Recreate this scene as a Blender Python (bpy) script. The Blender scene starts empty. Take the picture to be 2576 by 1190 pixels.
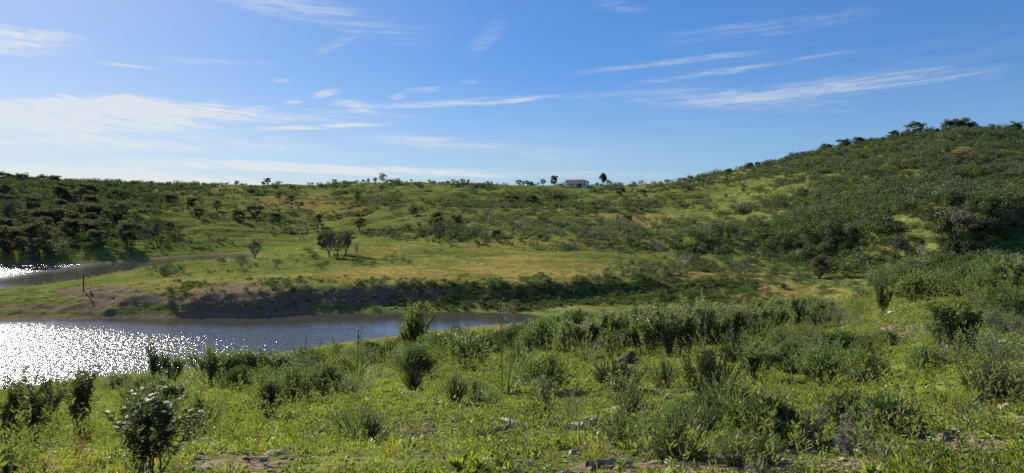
import bpy, math, random
import numpy as np
from mathutils import Vector, Matrix
R = math.radians
SC = bpy.context.scene
ROOT = SC.collection
# ---------------------------------------------------------------- camera
FPX, U0, V0 = 1789.0, 1288.0, 520.0      # photo measured on a 2576 px wide copy; V0 = eye level
EYE = 12.0                                # eye height above the reservoir
cam = bpy.data.objects.new('camera', bpy.data.cameras.new('camera'))
ROOT.objects.link(cam); SC.camera = cam
cam.location = (0, 0, EYE); cam.rotation_euler = (R(90), 0, 0)
cam.data.sensor_width = 36; cam.data.lens = 25.0
cam.data.shift_y = -(595 - V0) / 2576.0
cam.data.clip_start = 0.1; cam.data.clip_end = 20000
# ---------------------------------------------------------------- sun and exposure
SUN_AZ, SUN_EL = R(-39), R(23)
sdir = Vector((math.sin(SUN_AZ) * math.cos(SUN_EL), math.cos(SUN_AZ) * math.cos(SUN_EL), math.sin(SUN_EL)))
sun = bpy.data.objects.new('sun', bpy.data.lights.new('sun', 'SUN'))
ROOT.objects.link(sun)
sun.data.energy = 5.0; sun.data.angle = R(0.5); sun.data.color = (1.0, 0.94, 0.83)
sun.rotation_euler = sdir.to_track_quat('Z', 'Y').to_euler()
SC.view_settings.view_transform = 'Standard'; SC.view_settings.look = 'None'
SC.view_settings.gamma = 1.0; SC.view_settings.exposure = 1.12
SC.cycles.max_bounces = 6; SC.cycles.diffuse_bounces = 2; SC.cycles.glossy_bounces = 2
SC.cycles.transmission_bounces = 4; SC.cycles.transparent_max_bounces = 6
SC.cycles.sample_clamp_indirect = 4.0; SC.cycles.use_denoising = False

# ---------------------------------------------------------------- node helper
class NX:
    """a socket with arithmetic, for writing node trees as formulas"""
    def __init__(s, nt, sock): s.nt, s.s = nt, sock
    def _m(s, op, *o, clamp=False):
        n = s.nt.nodes.new('ShaderNodeMath'); n.operation = op; n.use_clamp = clamp
        for i, x in enumerate((s,) + o):
            if isinstance(x, NX): s.nt.links.new(x.s, n.inputs[i])
            else: n.inputs[i].default_value = x
        return NX(s.nt, n.outputs[0])
    def __add__(s, o): return s._m('ADD', o)
    def __sub__(s, o): return s._m('SUBTRACT', o)
    def __mul__(s, o): return s._m('MULTIPLY', o)
    def __truediv__(s, o): return s._m('DIVIDE', o)
    def pw(s, o): return s._m('POWER', o)
    def mx(s, o): return s._m('MAXIMUM', o)
    def mn(s, o): return s._m('MINIMUM', o)
    def ab(s): return s._m('ABSOLUTE')
    def cl(s): return s._m('ADD', 0.0, clamp=True)
    def ss(s, a, b, lo=0.0, hi=1.0):
        n = s.nt.nodes.new('ShaderNodeMapRange'); n.interpolation_type = 'SMOOTHSTEP'
        s.nt.links.new(s.s, n.inputs['Value'])
        n.inputs['From Min'].default_value = a; n.inputs['From Max'].default_value = b
        n.inputs['To Min'].default_value = lo; n.inputs['To Max'].default_value = hi
        return NX(s.nt, n.outputs['Result'])

def vec(nt, x, y, z):
    n = nt.nodes.new('ShaderNodeCombineXYZ')
    for i, c in enumerate((x, y, z)):
        if isinstance(c, NX): nt.links.new(c.s, n.inputs[i])
        else: n.inputs[i].default_value = c
    return n.outputs[0]

def noise(nt, v, scale, detail=3.0, rough=0.55, dist=0.0):
    n = nt.nodes.new('ShaderNodeTexNoise')
    n.inputs['Scale'].default_value = scale; n.inputs['Detail'].default_value = detail
    n.inputs['Roughness'].default_value = rough; n.inputs['Distortion'].default_value = dist
    if v is not None: nt.links.new(v, n.inputs['Vector'])
    return NX(nt, n.outputs['Fac'])

def mixc(nt, f, a, b, mode='MIX'):
    n = nt.nodes.new('ShaderNodeMix'); n.data_type = 'RGBA'; n.blend_type = mode
    for inp, x in ((n.inputs[0], f), (n.inputs[6], a), (n.inputs[7], b)):
        if isinstance(x, NX): nt.links.new(x.s, inp)
        elif isinstance(x, (int, float)): inp.default_value = x
        elif isinstance(x, (tuple, list)): inp.default_value = (*x[:3], 1)
        else: nt.links.new(x, inp)
    return n.outputs[2]

# ---------------------------------------------------------------- sky with cirrus
W = bpy.data.worlds.new('World'); SC.world = W; W.use_nodes = True
wt = W.node_tree; wt.nodes.clear()
sky = wt.nodes.new('ShaderNodeTexSky'); sky.sky_type = 'NISHITA'; sky.sun_disc = False
sky.sun_elevation = SUN_EL; sky.sun_rotation = SUN_AZ
sky.altitude = 200; sky.air_density = 1.0; sky.dust_density = 0.15; sky.ozone_density = 3.0
tc = wt.nodes.new('ShaderNodeTexCoord')
sp = wt.nodes.new('ShaderNodeSeparateXYZ'); wt.links.new(tc.outputs['Generated'], sp.inputs[0])
dx_, dy_, dz_ = (NX(wt, sp.outputs[i]) for i in range(3))
fy = dy_.mx(0.08)
p_, q_ = dx_ / fy, dz_ / fy
qc = q_ - p_ * p_ * 0.13
n_str = noise(wt, vec(wt, p_ * 3.4, qc * 75.0, 0.3), 1.0, 4.0, 0.7, 1.0)
n_fin = noise(wt, vec(wt, p_ * 24.0, qc * 150.0, 4.1), 1.0, 2.0, 0.6, 0.5)
n_big = noise(wt, vec(wt, p_ * 1.6, qc * 9.0, 7.7), 1.0, 3.0, 0.5)
n_wob = (noise(wt, vec(wt, p_ * 9.0, qc * 9.0, 2.2), 1.0, 2.0) - 0.5)
tex = (n_str * 0.62 + n_fin * 0.38)
STREAKS = [  # u0 v0 u1 v1 half-width strength  wobble
 (-320, 282, 640, 300, 54, .85, .5), (-200, 270, 420, 262, 30, .55, .5), (120, 238, 760, 300, 22, .50, .5),
 (300, 292, 1080, 296, 20, .34, .5), (-200, 350, 900, 372, 24, .34, .5), (-260, 425, 500, 440, 22, .60, .4),
 (180, 400, 1350, 448, 15, .78, .4), (-200, 455, 1000, 462, 20, .55, .3), (700, 425, 1900, 445, 13, .26, .4),
 (-160, 62, 250, 118, 30, .62, .6), (-160, 105, 170, 138, 20, .48, .6), (380, -60, 1120, 95, 40, .34, .4),
 (230, 155, 410, 176, 5, .42, .3), (780, 145, 930, 62, 11, .34, .5), (780, 243, 862, 226, 8, .70, .3),
 (712, 256, 772, 252, 6, .55, .3), (826, 254, 960, 286, 11, .66, .5), (860, 275, 1420, 242, 7, .60, .25),
 (1180, 266, 1410, 240, 5, .45, .2), (600, 328, 1010, 310, 8, .80, .3), (980, 251, 1022, 238, 8, .55, .3),
 (1008, 232, 1112, 223, 6, .55, .3), (1150, 208, 1206, 206, 5, .42, .3), (1300, 200, 1330, 174, 5, .2, .3),
 (1400, 190, 2020, 118, 6, .52, .25), (1550, 222, 1960, 160, 8, .62, .25), (1820, 182, 2180, 120, 5, .26, .2),
 (1620, 105, 2240, 28, 15, .26, .5), (1680, 262, 2560, 172, 18, .50, .3), (1340, 246, 2260, 272, 15, .26, .4),
 (1560, 225, 1960, 244, 14, .24, .4), (1170, 160, 1270, 40, 18, .20, .6), (850, 340, 1500, 398, 16, .36, .4),
 (1010, 350, 1150, 350, 6, .30, .3), (680, 205, 735, 202, 8, .34, .4), (380, 148, 720, 160, 10, .20, .4),
 (470, 262, 540, 264, 5, .35, .3), (600, 276, 700, 268, 8, .40, .3), (1480, 12, 1640, 20, 12, .22, .4)]
tot = None
for (a0, b0, a1, b1, hw, st, wob) in STREAKS:
    if hw < 20 and a0 > 700: hw, st = hw * 1.45, st * .86          # soft feathered edges
    ax, ay = (a0 - U0) / FPX, (V0 - b0) / FPX; bx, by = (a1 - U0) / FPX, (V0 - b1) / FPX
    L = math.hypot(bx - ax, by - ay); dx, dy = (bx - ax) / L, (by - ay) / L; w = hw / FPX
    al = (p_ * (dx / L) + q_ * (dy / L) - (ax * dx + ay * dy) / L)
    ac = (p_ * (-dy / w) + q_ * (dx / w) - (-ax * dy + ay * dx) / w) + n_wob * (wob * 3.2)
    m = (ac * ac * -1.0 + 1.0).mx(0.0) * (al * (al * -1.0 + 1.0) * 4.0).mx(0.0) * st
    tot = m if tot is None else tot + m
ts = tot.mn(1.1)
wisps = ts * (tex + tot * 0.05).ss(0.42, 0.62) * 1.0
veil = ts * 0.16
generic = (n_big - 0.42).mx(0.0) * n_str.ss(.3, .7) * 1.2 * (dz_.ss(.35, .6) + 0.25)
low = dz_.ss(.20, 0.0) * p_.ss(.6, -.5, .16, .40)           # whitish air near the horizon, more towards the sun
front = dy_.ss(0.05, 0.2)
haze_l = (p_ + n_big * .25).ss(0.25, -0.80) * 0.46 * n_big.ss(.2, .6, .8, 1.0)   # thin high veil round the sun
cloud = (((wisps + veil + haze_l + low) * front) + generic).cl() * dz_.ss(-0.01, 0.01)
hs = wt.nodes.new('ShaderNodeHueSaturation'); hs.inputs['Saturation'].default_value = 1.30
hs.inputs['Hue'].default_value = 0.502
gam = wt.nodes.new('ShaderNodeGamma'); gam.inputs[1].default_value = 0.62
wt.links.new(sky.outputs[0], gam.inputs[0]); wt.links.new(gam.outputs[0], hs.inputs['Color'])
skyc = mixc(wt, 1.0, hs.outputs[0], (0.80, 1.32, 2.10), 'MULTIPLY')
cc = mixc(wt, cloud * 0.76, skyc, (7.7, 7.6, 7.2))
bg = wt.nodes.new('ShaderNodeBackground'); bg.inputs['Strength'].default_value = 0.051
wo = wt.nodes.new('ShaderNodeOutputWorld')
wt.links.new(cc, bg.inputs[0]); wt.links.new(bg.outputs[0], wo.inputs[0])
# ================================================================ terrain
def vnoise(x, y, seed=0):
    x = np.asarray(x, float); y = np.asarray(y, float)
    xi = np.floor(x).astype(np.int64); yi = np.floor(y).astype(np.int64)
    fx = x - xi; fy_ = y - yi
    fx = fx * fx * (3 - 2 * fx); fy_ = fy_ * fy_ * (3 - 2 * fy_)
    def h(a, b):
        n = (a * 374761393 + b * 668265263 + seed * 1442695041) & 0xffffffff
        n = ((n ^ (n >> 13)) * 1274126177) & 0xffffffff
        return ((n ^ (n >> 16)) & 0xffff) / 65535.0
    return ((h(xi, yi) * (1 - fx) + h(xi + 1, yi) * fx) * (1 - fy_) + (h(xi, yi + 1) * (1 - fx) + h(xi + 1, yi + 1) * fx) * fy_)
def fbm(x, y, seed=0, o=4):
    s = 0; a = 1.0; t = 0
    for i in range(o):
        s = s + a * (vnoise(x * 2**i + 17.3 * i, y * 2**i - 9.1 * i, seed + i) - 0.5); t += a; a *= 0.5
    return s / t * 2                     # about -1..1

def smooth(a, b, x):
    t = np.clip((x - a) / (b - a), 0, 1); return t * t * (3 - 2 * t)
def pchip(xk, yk, xq):
    h = np.diff(xk); d = np.diff(yk) / h
    m = np.zeros_like(yk, dtype=float)
    w1 = 2 * h[1:] + h[:-1]; w2 = h[1:] + 2 * h[:-1]
    ok = (d[1:] * d[:-1]) > 0
    with np.errstate(all='ignore'):
        mm = (w1 + w2) / (w1 / d[:-1] + w2 / d[1:])
    m[1:-1] = np.where(ok, mm, 0); m[0] = d[0]; m[-1] = d[-1]
    xq = np.clip(xq, xk[0], xk[-1])
    i = np.clip(np.searchsorted(xk, xq) - 1, 0, len(h) - 1)
    t = (xq - xk[i]) / h[i]; t2 = t * t; t3 = t2 * t
    return ((2*t3-3*t2+1)*yk[i] + (t3-2*t2+t)*h[i]*m[i] + (-2*t3+3*t2)*yk[i+1] + (t3-t2)*h[i]*m[i+1])

# one profile per bearing: the same 24 landmarks (near slope, shores, bank, meadow, scarp, hill, skyline) on each
PROF = {
-500: ([-25,4.3,7,13,24,34,42,58,71,76,83,90,98,122,146,153,180,220,240,290,330,390,900,3000],
       [11.5,10.4,9.3,7.6,4.8,2.0,0,-1.5,0,.6,1.2,1.1,0,-1.5,0,3.2,8,13,14,20,23,20,8,8]),
0:    ([-25,4.3,7,13,24,36,46.5,60,73.5,78,85,93,101,125,147,155,180,220,240,290,330,390,900,3000],
       [11.5,10.4,9.4,7.8,5.0,2.3,0,-1.5,0,.6,1.2,1.1,0,-1.5,0,3.0,8,13,14.5,20.5,23.5,20,8,8]),
200:  ([-25,4.3,7,13,24,37,49.4,62,74.8,80,86,95,115,132,147,155,180,220,245,300,350,410,900,3000],
       [11.5,10.4,9.45,7.9,5.3,2.6,0,-1.5,0,1.2,1.8,1.9,0,-1.5,0,2.3,6.5,11,12.5,19.0,22.0,19,8,8]),
560:  ([-25,4.3,7,13,24,40,54.3,66,77,78.7,81.0,115,163,172,181,197,220,265,300,380,480,540,900,3000],
       [11.5,10.4,9.6,8.3,6.0,2.6,0,-1.5,0,1.5,2.4,1.8,0,-.8,0,1.8,5.3,11,13,20,25.8,22,8,8]),
820:  ([-25,4.3,7,13,24,42,61.7,71,80,82.7,85.6,115,150,175,200,215,245,300,330,400,480,540,900,3000],
       [11.5,10.4,9.65,8.5,6.4,3.4,0,-1.5,0,.9,2.45,2.2,2.0,2.2,2.8,4.0,7,12.5,14,20,26.0,22,8,8]),
1000: ([-25,4.3,7,13,24,44,66,74,81,84.4,88.2,115,150,170,190,205,240,290,320,390,450,520,900,3000],
       [11.5,10.4,9.7,8.7,6.8,3.6,0,-1.2,0,.8,2.5,2.5,2.9,3.4,4.2,5.2,9,13.5,14.5,21,27.4,22,8,8]),
1288: ([-25,4.3,7,13,24,45,73,77,80.5,84.8,88.8,115,145,160,175,200,225,255,300,370,430,500,900,3000],
       [11.5,10.4,9.75,8.8,7.1,4.1,0,-.5,0,.75,2.5,3.0,3.5,5,6.2,8.2,10,12.0,11,17,25.0,21,8,8]),
1450: ([-25,4.3,7,13,24,45,70,77,82,87.5,90.5,115,135,141,165,200,230,265,320,400,490,560,900,3000],
       [11.5,10.4,9.78,8.9,7.3,4.4,.9,.6,.65,1.1,2.5,3.2,4,5.6,7.2,9.5,11.6,13.8,11,17.5,25.2,22,8,8]),
1600: ([-25,4.3,7,13,24,42,65,75,82,89,92.5,112,130,135,160,200,235,270,310,380,450,520,900,3000],
       [11.5,10.4,9.8,8.95,7.4,4.9,1.2,.5,.6,1.1,2.4,3.3,3.8,6.0,7.8,10.2,13,15.5,16,21,25.4,22,8,8]),
1850: ([-25,4.3,7,13,24,36,50,62,75,83,90,105,116,121,150,185,220,260,280,300,340,400,900,3000],
       [11.5,10.4,9.85,9.05,7.7,6.0,3.2,1.4,1.3,1.8,2.3,3.1,3.5,6.6,8.7,12,16.5,20.5,21.5,23.5,28,24,8,8]),
2060: ([-25,4.3,7,12.5,22,34,50,62,74,80,87,96,103,110,130,160,195,230,250,270,295,350,900,3000],
       [11.5,10.45,9.95,9.1,7.95,6.7,3.6,1.6,1.6,2.0,2.6,3.1,3.5,8.4,9.6,12.8,18.5,24.5,27.5,30.5,34.2,29,8,8]),
2250: ([-25,4.3,7,12.5,22,34,48,60,70,75,80,88,93,100,115,145,180,210,230,245,265,320,900,3000],
       [11.5,10.5,10.1,9.55,8.75,7.9,5.2,3.1,3.0,3.2,3.5,3.9,4.4,10.0,11.8,16,22.5,27.5,30.5,33.2,36.6,31,8,8]),
2400: ([-25,4.3,7,12.5,20,34,46,56,66,70,75,80,83.5,91,108,138,172,200,215,230,250,310,900,3000],
       [11.5,10.55,10.2,9.85,9.25,8.35,5.6,4.1,4.1,4.2,4.3,4.5,4.8,11.0,13.6,18,25.5,30.5,33,35.6,37.8,32,8,8]),
2576: ([-25,4.3,7,12.5,20,34,46,56,66,70,75,80,83.5,91,108,138,172,200,215,228,244,300,900,3000],
       [11.5,10.6,10.3,10.1,9.65,8.8,6,4.4,4.3,4.4,4.5,4.7,5.0,11.2,13.8,18,25,29.5,31.8,33.8,35.4,30,8,8]),
3100: ([-25,4.3,7,12.5,20,34,46,56,66,70,75,81,86,92,108,138,172,200,215,225,240,300,900,3000],
       [11.5,10.7,10.5,10.4,10.1,9.4,6.6,5,5,5.2,6,7,8,11.5,13,17,22,25,26.5,28,29,25,8,8])}
_uk = np.array(sorted(PROF)); _ak = (_uk - U0) / FPX
_YT = np.array([PROF[u][0] for u in _uk], float); _ZT = np.array([PROF[u][1] for u in _uk], float)
NA, NT = 900, 1600
AMIN, AMAX = -1.0, 1.0
YMIN, YMAX = -25.0, 3000.0
def ymap(Y): return np.arcsinh(Y / 6.0)
def yinv(t): return np.sinh(t) * 6.0
_ag = np.linspace(AMIN, AMAX, NA); _tg = np.linspace(ymap(YMIN), ymap(YMAX), NT); _yg = yinv(_tg)
_YI = np.stack([pchip(_ak, _YT[:, k], _ag) for k in range(24)], 1)
_ZI = np.stack([pchip(_ak, _ZT[:, k], _ag) for k in range(24)], 1)
def blur(A, sg):
    k = np.exp(-0.5 * (np.arange(-3 * sg, 3 * sg + 1) / sg) ** 2); k /= k.sum()
    Pd = np.pad(A, ((3 * sg, 3 * sg), (0, 0)), mode='edge')
    return np.stack([np.convolve(Pd[:, j], k, 'valid') for j in range(A.shape[1])], 1)
_YI, _ZI = blur(_YI, 16), blur(_ZI, 16)
GZ = np.zeros((NA, NT)); GS = np.zeros((NA, NT))
for i in range(NA):
    GZ[i] = pchip(_YI[i], _ZI[i], _yg)
    GS[i] = np.interp(_yg, _YI[i], np.arange(24))
    w_ = smooth((1000 - U0) / FPX, (1288 - U0) / FPX, _ag[i])       # right of centre the hill foot is landmark 13
    GS[i] = GS[i] * (1 - w_) + np.interp(GS[i], [0, 11.5, 13, 20, 23], [0, 11.5, 15, 20, 23]) * w_
def sample(G, X, Y):
    X = np.asarray(X, float); Y = np.asarray(Y, float)
    a = np.clip(X / np.maximum(Y, 4.0), AMIN, AMAX)
    Y = Y + (fbm(X / 13, Y / 13, 131, 3) * 1.7 + fbm(X / 4, Y / 4, 135, 2) * .7) * smooth(66, 76, Y) * (1 - smooth(104, 125, Y))      # a wandering bank line
    fa = (a - AMIN) / (AMAX - AMIN) * (NA - 1); ft = (ymap(np.clip(Y, YMIN, YMAX)) - _tg[0]) / (_tg[-1] - _tg[0]) * (NT - 1)
    i = np.clip(fa.astype(int), 0, NA - 2); j = np.clip(ft.astype(int), 0, NT - 2); da = fa - i; dt = ft - j
    return (G[i, j]*(1-da)+G[i+1, j]*da)*(1-dt) + (G[i, j+1]*(1-da)+G[i+1, j+1]*da)*dt
def terrace_phase(X, Y):
    f = sample(GZ, X, Y) / .95 + fbm(np.asarray(X) / 45, np.asarray(Y) / 45, 33, 2) * 1.1 + fbm(np.asarray(X) / 9, np.asarray(Y) / 9, 35, 2) * .22
    return f - np.floor(f)
def terrain(X, Y):
    X = np.asarray(X, float); Y = np.asarray(Y, float)
    z = sample(GZ, X, Y); s = sample(GS, X, Y)
    hill = smooth(14.3, 16, s)
    lake = smooth(0.0, 0.9, np.abs(z))
    z = z + fbm(X / 38, Y / 38, 5, 3) * 2.2 * hill * (1 - 0.6 * smooth(19.2, 20, s)) \
          + fbm(X / 18, Y / 18, 15, 2) * 1.3 * hill * (1 - 0.6 * smooth(19.2, 20, s)) + fbm(X / 9, Y / 9, 11, 3) * (0.85 * hill + 0.10 * smooth(9.5, 11, s) * lake)
    # old water lines: low contour steps left by the falling reservoir
    ph = z / 0.42 + fbm(X / 25, Y / 25, 31, 2) * 1.2
    st = (ph - np.floor(ph)); st = np.where(st < 0.8, st * -0.25 + 0.1, -0.1 + (st - 0.8))
    z = z + st * 0.42 * 1.3 * smooth(7.9, 9, s) * (1 - smooth(17.5, 19.5, s)) * lake
    z = z + (fbm(X / 24, Y / 24, 141, 3) * .75 + fbm(X / 6, Y / 6, 143, 2) * .16) * smooth(10.3, 11.4, s) * (1 - smooth(14, 15, s)) * smooth(.6, 1.8, z)
    f = terrace_phase(X, Y); ha = X / np.maximum(Y, 4.0)
    z = z + (smooth(.70, 1.0, f) - f + .15) * .95 * .75 * smooth(13.2, 14.6, s) * (1 - smooth(18.6, 19.6, s)) * (.45 + .55 * smooth(-.35, -.1, ha)) * (1 - .6 * smooth(.45, .6, ha))
    # clods and rills on the steep bank
    bank = smooth(7.9, 8.6, s) * (1 - smooth(10.0, 10.8, s)) * smooth(0.0, .5, z)
    z = z + (fbm(X / 2.2, Y / 2.2, 41, 3) * 0.30 + fbm(X / .8, Y / .8, 43, 2) * 0.10) * bank
    near = 1 - smooth(40, 70, Y)
    z = z + (fbm(X / 2.5, Y / 2.5, 21, 3) * 0.07 + fbm(X / .45, Y / .45, 23, 2) * 0.018) * near * smooth(0, .8, z)
    return z
# grid mesh
ncol, nrow = 720, 900
acol = np.linspace(-0.98, 0.98, ncol)
yrow = np.concatenate([np.linspace(-14, 3.6, 60), np.geomspace(3.7, 620, nrow), np.geomspace(640, 790, 6)])
YY = np.repeat(yrow[:, None], ncol, 1)
WW = np.sqrt(YY ** 2 * (YY > 0) + 9.0 ** 2)
XX = acol[None, :] * WW
ZZ = terrain(XX, YY)

def new_mesh(name, V, F, mats=(), MI=None, smooth_=False):
    V = np.asarray(V, np.float32); F = np.asarray(F, np.int32); k = F.shape[1]
    me = bpy.data.meshes.new(name)
    me.vertices.add(len(V)); me.vertices.foreach_set('co', V.ravel())
    me.loops.add(F.size); me.loops.foreach_set('vertex_index', F.ravel())
    me.polygons.add(len(F)); me.polygons.foreach_set('loop_start', np.arange(0, F.size, k, dtype=np.int32))
    me.polygons.foreach_set('loop_total', np.full(len(F), k, np.int32))
    if MI is not None: me.polygons.foreach_set('material_index', np.asarray(MI, np.int32))
    me.polygons.foreach_set('use_smooth', np.full(len(F), bool(smooth_)))
    for m in mats: me.materials.append(m)
    me.update(calc_edges=True)
    return me
def grid_faces(nr, nc):
    i = np.arange((nr - 1) * (nc - 1)); r = i // (nc - 1); c = i % (nc - 1); a = r * nc + c
    return np.stack([a, a + 1, a + nc + 1, a + nc], 1)
def tag(o, label=None, cat=None, group=None, kind=None):
    if label: o['label'] = label
    if cat: o['category'] = cat
    if group: o['group'] = group
    if kind: o['kind'] = kind
    return o

# land cover, as real differences of what grows where
def uvof(X, Y, Z):
    Yc = np.maximum(Y, 3.0)
    return U0 + X / Yc * FPX, V0 + (EYE - Z) / Yc * FPX
S_ = sample(GS, XX, YY)
UU, VV = uvof(XX, YY, ZZ)
def blob(u, v, ru, rv): return np.exp(-(((UU - u) / ru) ** 2 + ((VV - v) / rv) ** 2))
nzA = fbm(XX / 14, YY / 14, 61, 4); nzB = fbm(XX / 4, YY / 4, 67, 4); nzC = fbm(XX / 30, YY / 30, 71, 3)
far = YY > 70
bare = np.zeros_like(XX)
bare += far * (1.5 * blob(250, 733, 95, 13) + 1.1 * blob(330, 752, 150, 12) + .95 * blob(130, 776, 210, 11) + .8 * blob(640, 738, 70, 8))
bank = np.where(UU > 780, smooth(8.6, 9.1, S_) * (1 - .8 * smooth(950, 1200, UU)), smooth(7.7, 8.3, S_)) * (1 - np.where(UU > 780, smooth(9.6, 9.95, S_), smooth(10.05, 10.5, S_))) * smooth(380, 620, UU) * (1 - smooth(1450, 1700, UU)) * far
bare += bank * 1.2
bare += smooth(0.40, 0.10, np.abs(ZZ)) * 0.9 * (S_ < 15) * (1 - smooth(700, 1000, UU) * .6) * (UU < 1330)
bare += (1 - far) * (smooth(.9, .1, ZZ) * .8 + smooth(1.9, .7, ZZ) * .8 * (UU > 620)) * (UU < 1330)
bare += far * (.9 * blob(1080, 630, 25, 3) + .8 * blob(700, 632, 30, 3) + .7 * blob(1450, 720, 60, 5))
bare += smooth(.35, .75, nzB + .3 * nzA) * .5
bare += (1 - far) * (.9 * blob(2260, 835, 110, 22) + .75 * blob(2420, 1120, 200, 30) + .7 * blob(1000, 1080, 190, 26) + .7 * blob(120, 1120, 120, 22)
        + .8 * blob(600, 1165, 170, 24) + .9 * blob(1650, 1175, 330, 24) + .6 * blob(2150, 1165, 200, 20))
dry = far * (1.1 * blob(960, 630, 90, 10) + .9 * blob(1330, 670, 150, 26) + .8 * blob(1500, 690, 120, 22) + .7 * blob(1000, 690, 260, 20) + .8 * blob(500, 715, 150, 14)
        + .7 * blob(760, 505, 160, 22) + .8 * blob(820, 530, 60, 16) + .6 * blob(480, 480, 160, 14) + .8 * blob(1380, 610, 120, 5) + .8 * blob(2170, 625, 120, 6)
        + .8 * blob(1750, 700, 140, 14) + .6 * blob(1700, 560, 260, 14)) + smooth(.1, .7, nzC) * .45 * far
dry += (1 - far) * (.8 * blob(1560, 925, 100, 16) + .7 * blob(230, 990, 160, 20) + .5 * smooth(.2, .7, nzA))
lush = (1 - far) * (.5 + nzA) + far * (.9 * blob(1000, 700, 200, 12) + .8 * blob(640, 625, 200, 16) + .9 * blob(1250, 712, 350, 7) + .6 * blob(300, 620, 180, 30) + .3 * nzA)
red = far * (blob(2350, 350, 26, 8) + blob(2390, 378, 50, 5) + .8 * blob(2330, 390, 26, 4) + .5 * blob(2180, 420, 60, 3))
gmesh = new_mesh('ground', np.stack([XX, YY, ZZ], -1).reshape(-1, 3), grid_faces(*XX.shape), smooth_=True)
for nm, arr in (('bare', bare), ('dry', dry), ('lush', lush), ('red', red)):
    at = gmesh.attributes.new(nm, 'FLOAT', 'POINT'); at.data.foreach_set('value', np.clip(arr, 0, 1).astype(np.float32).ravel())

def new_mat(name):
    m = bpy.data.materials.new(name); m.use_nodes = True; m.node_tree.nodes.clear(); return m, m.node_tree
def attr(nt, nm):
    n = nt.nodes.new('ShaderNodeAttribute'); n.attribute_name = nm; return NX(nt, n.outputs['Fac'])
def out(nt, sh):
    o = nt.nodes.new('ShaderNodeOutputMaterial'); nt.links.new(sh, o.inputs['Surface'])
def principled(nt, col, rough=0.8, spec=0.3, normal=None):
    b = nt.nodes.new('ShaderNodeBsdfPrincipled')
    if isinstance(col, tuple): b.inputs['Base Color'].default_value = (*col[:3], 1)
    else: nt.links.new(col, b.inputs['Base Color'])
    if isinstance(rough, NX): nt.links.new(rough.s, b.inputs['Roughness'])
    else: b.inputs['Roughness'].default_value = rough
    b.inputs['Specular IOR Level'].default_value = spec
    if normal is not None: nt.links.new(normal, b.inputs['Normal'])
    return b
def bump(nt, h, dist, strength=1.0):
    n = nt.nodes.new('ShaderNodeBump'); n.inputs['Distance'].default_value = dist; n.inputs['Strength'].default_value = strength
    nt.links.new(h.s, n.inputs['Height']); return n.outputs[0]

gm, nt = new_mat('hillside_ground')
geo = nt.nodes.new('ShaderNodeNewGeometry'); P = geo.outputs['Position']
n1 = noise(nt, P, 0.9, 5, .6); n2 = noise(nt, P, 6.0, 4, .65); n3 = noise(nt, P, 0.13, 4, .6); n4 = noise(nt, P, 30.0, 3, .6)
green = mixc(nt, n1.ss(.38, .62), (.070, .098, .022), (.165, .180, .045))
green = mixc(nt, n2.ss(.4, .7) * .6, green, (.165, .165, .058))
green = mixc(nt, attr(nt, 'lush') * n3.ss(.3, .6), green, (.125, .195, .026))
sz_ = nt.nodes.new('ShaderNodeSeparateXYZ'); nt.links.new(P, sz_.inputs[0]); gx1, gy1, gz1 = (NX(nt, sz_.outputs[i]) for i in range(3))
lines = noise(nt, vec(nt, gx1 * .035, gy1 * .035, gz1 * 5.5), 1.0, 3, .6)            # bands of growth left along old water levels
lm = gy1.ss(66, 80) * gy1.ss(260, 150)
green = mixc(nt, (lines - .50).mx(0.0) * 4.5 * lm, green, (.040, .060, .016))
green = mixc(nt, (lines * -1.0 + .47).mx(0.0) * 4.5 * lm, green, (.235, .225, .075))
drym = (attr(nt, 'dry') * 1.45 + (n1 - .5) * 1.1 + (n3 - .5) * .8).ss(.25, .75)
dryc = mixc(nt, (n2 * .5 + lines * .5).ss(.40, .58), (.29, .205, .065), (.13, .135, .038))
c = mixc(nt, drym * .85, green, dryc)
soil = mixc(nt, n2.ss(.3, .7), (.105, .076, .046), (.235, .180, .115))
soil = mixc(nt, n4.ss(.60, .72) * .6, soil, (.36, .32, .26))
barem = (attr(nt, 'bare') + (n2 - .5) * .9 + (n1 - .5) * .6).ss(.35, .65)
c = mixc(nt, barem, c, soil)
c = mixc(nt, (attr(nt, 'red') + (n1 - .5) * .6).ss(.35, .6), c, (.26, .115, .060))
hgt = n2 * 0.6 + n4 * 0.25 + n1 * .8
b = principled(nt, c, 0.95, 0.0, bump(nt, hgt, 0.18, 0.8))
out(nt, b.outputs[0])
gmesh.materials.append(gm)
ground = bpy.data.objects.new('ground', gmesh); ROOT.objects.link(ground); tag(ground, 'green grassy hills and slopes around a low reservoir', kind='structure')

# ---------------------------------------------------------------- water
wm, nt = new_mat('reservoir_water')
geo = nt.nodes.new('ShaderNodeNewGeometry'); P = geo.outputs['Position']
s3 = nt.nodes.new('ShaderNodeSeparateXYZ'); nt.links.new(P, s3.inputs[0])
px, py = NX(nt, s3.outputs[0]), NX(nt, s3.outputs[1])
wob = noise(nt, P, 0.06, 3, .6)
wind = ((py + (wob - .5) * 14.0 + px * 0.10).ss(71, 60) * 1.0).mx((py + px * .55).ss(72, 36) * px.ss(-60, -74)).mx(px.ss(-80, -94) * .8) 
wind = wind * (px + wob * 10.0).ss(4, -24) * .93 + 0.07
w1 = noise(nt, vec(nt, px * 1.0, py * .8, 0.0), 2.3, 2, .5); w2 = noise(nt, vec(nt, px, py, 5.0), 7.0, 1, .5)
hh = (w1 * 0.72 + w2 * 0.28) * wind
bmp = bump(nt, hh, 0.25)
b = principled(nt, (.055, .052, .042), 0.055, 0.5, bmp); b.inputs['IOR'].default_value = 1.6
b2 = principled(nt, (.055, .052, .042), 0.17, 0.5, bmp); b2.inputs['IOR'].default_value = 1.6      # ripples finer than the eye can see
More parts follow.
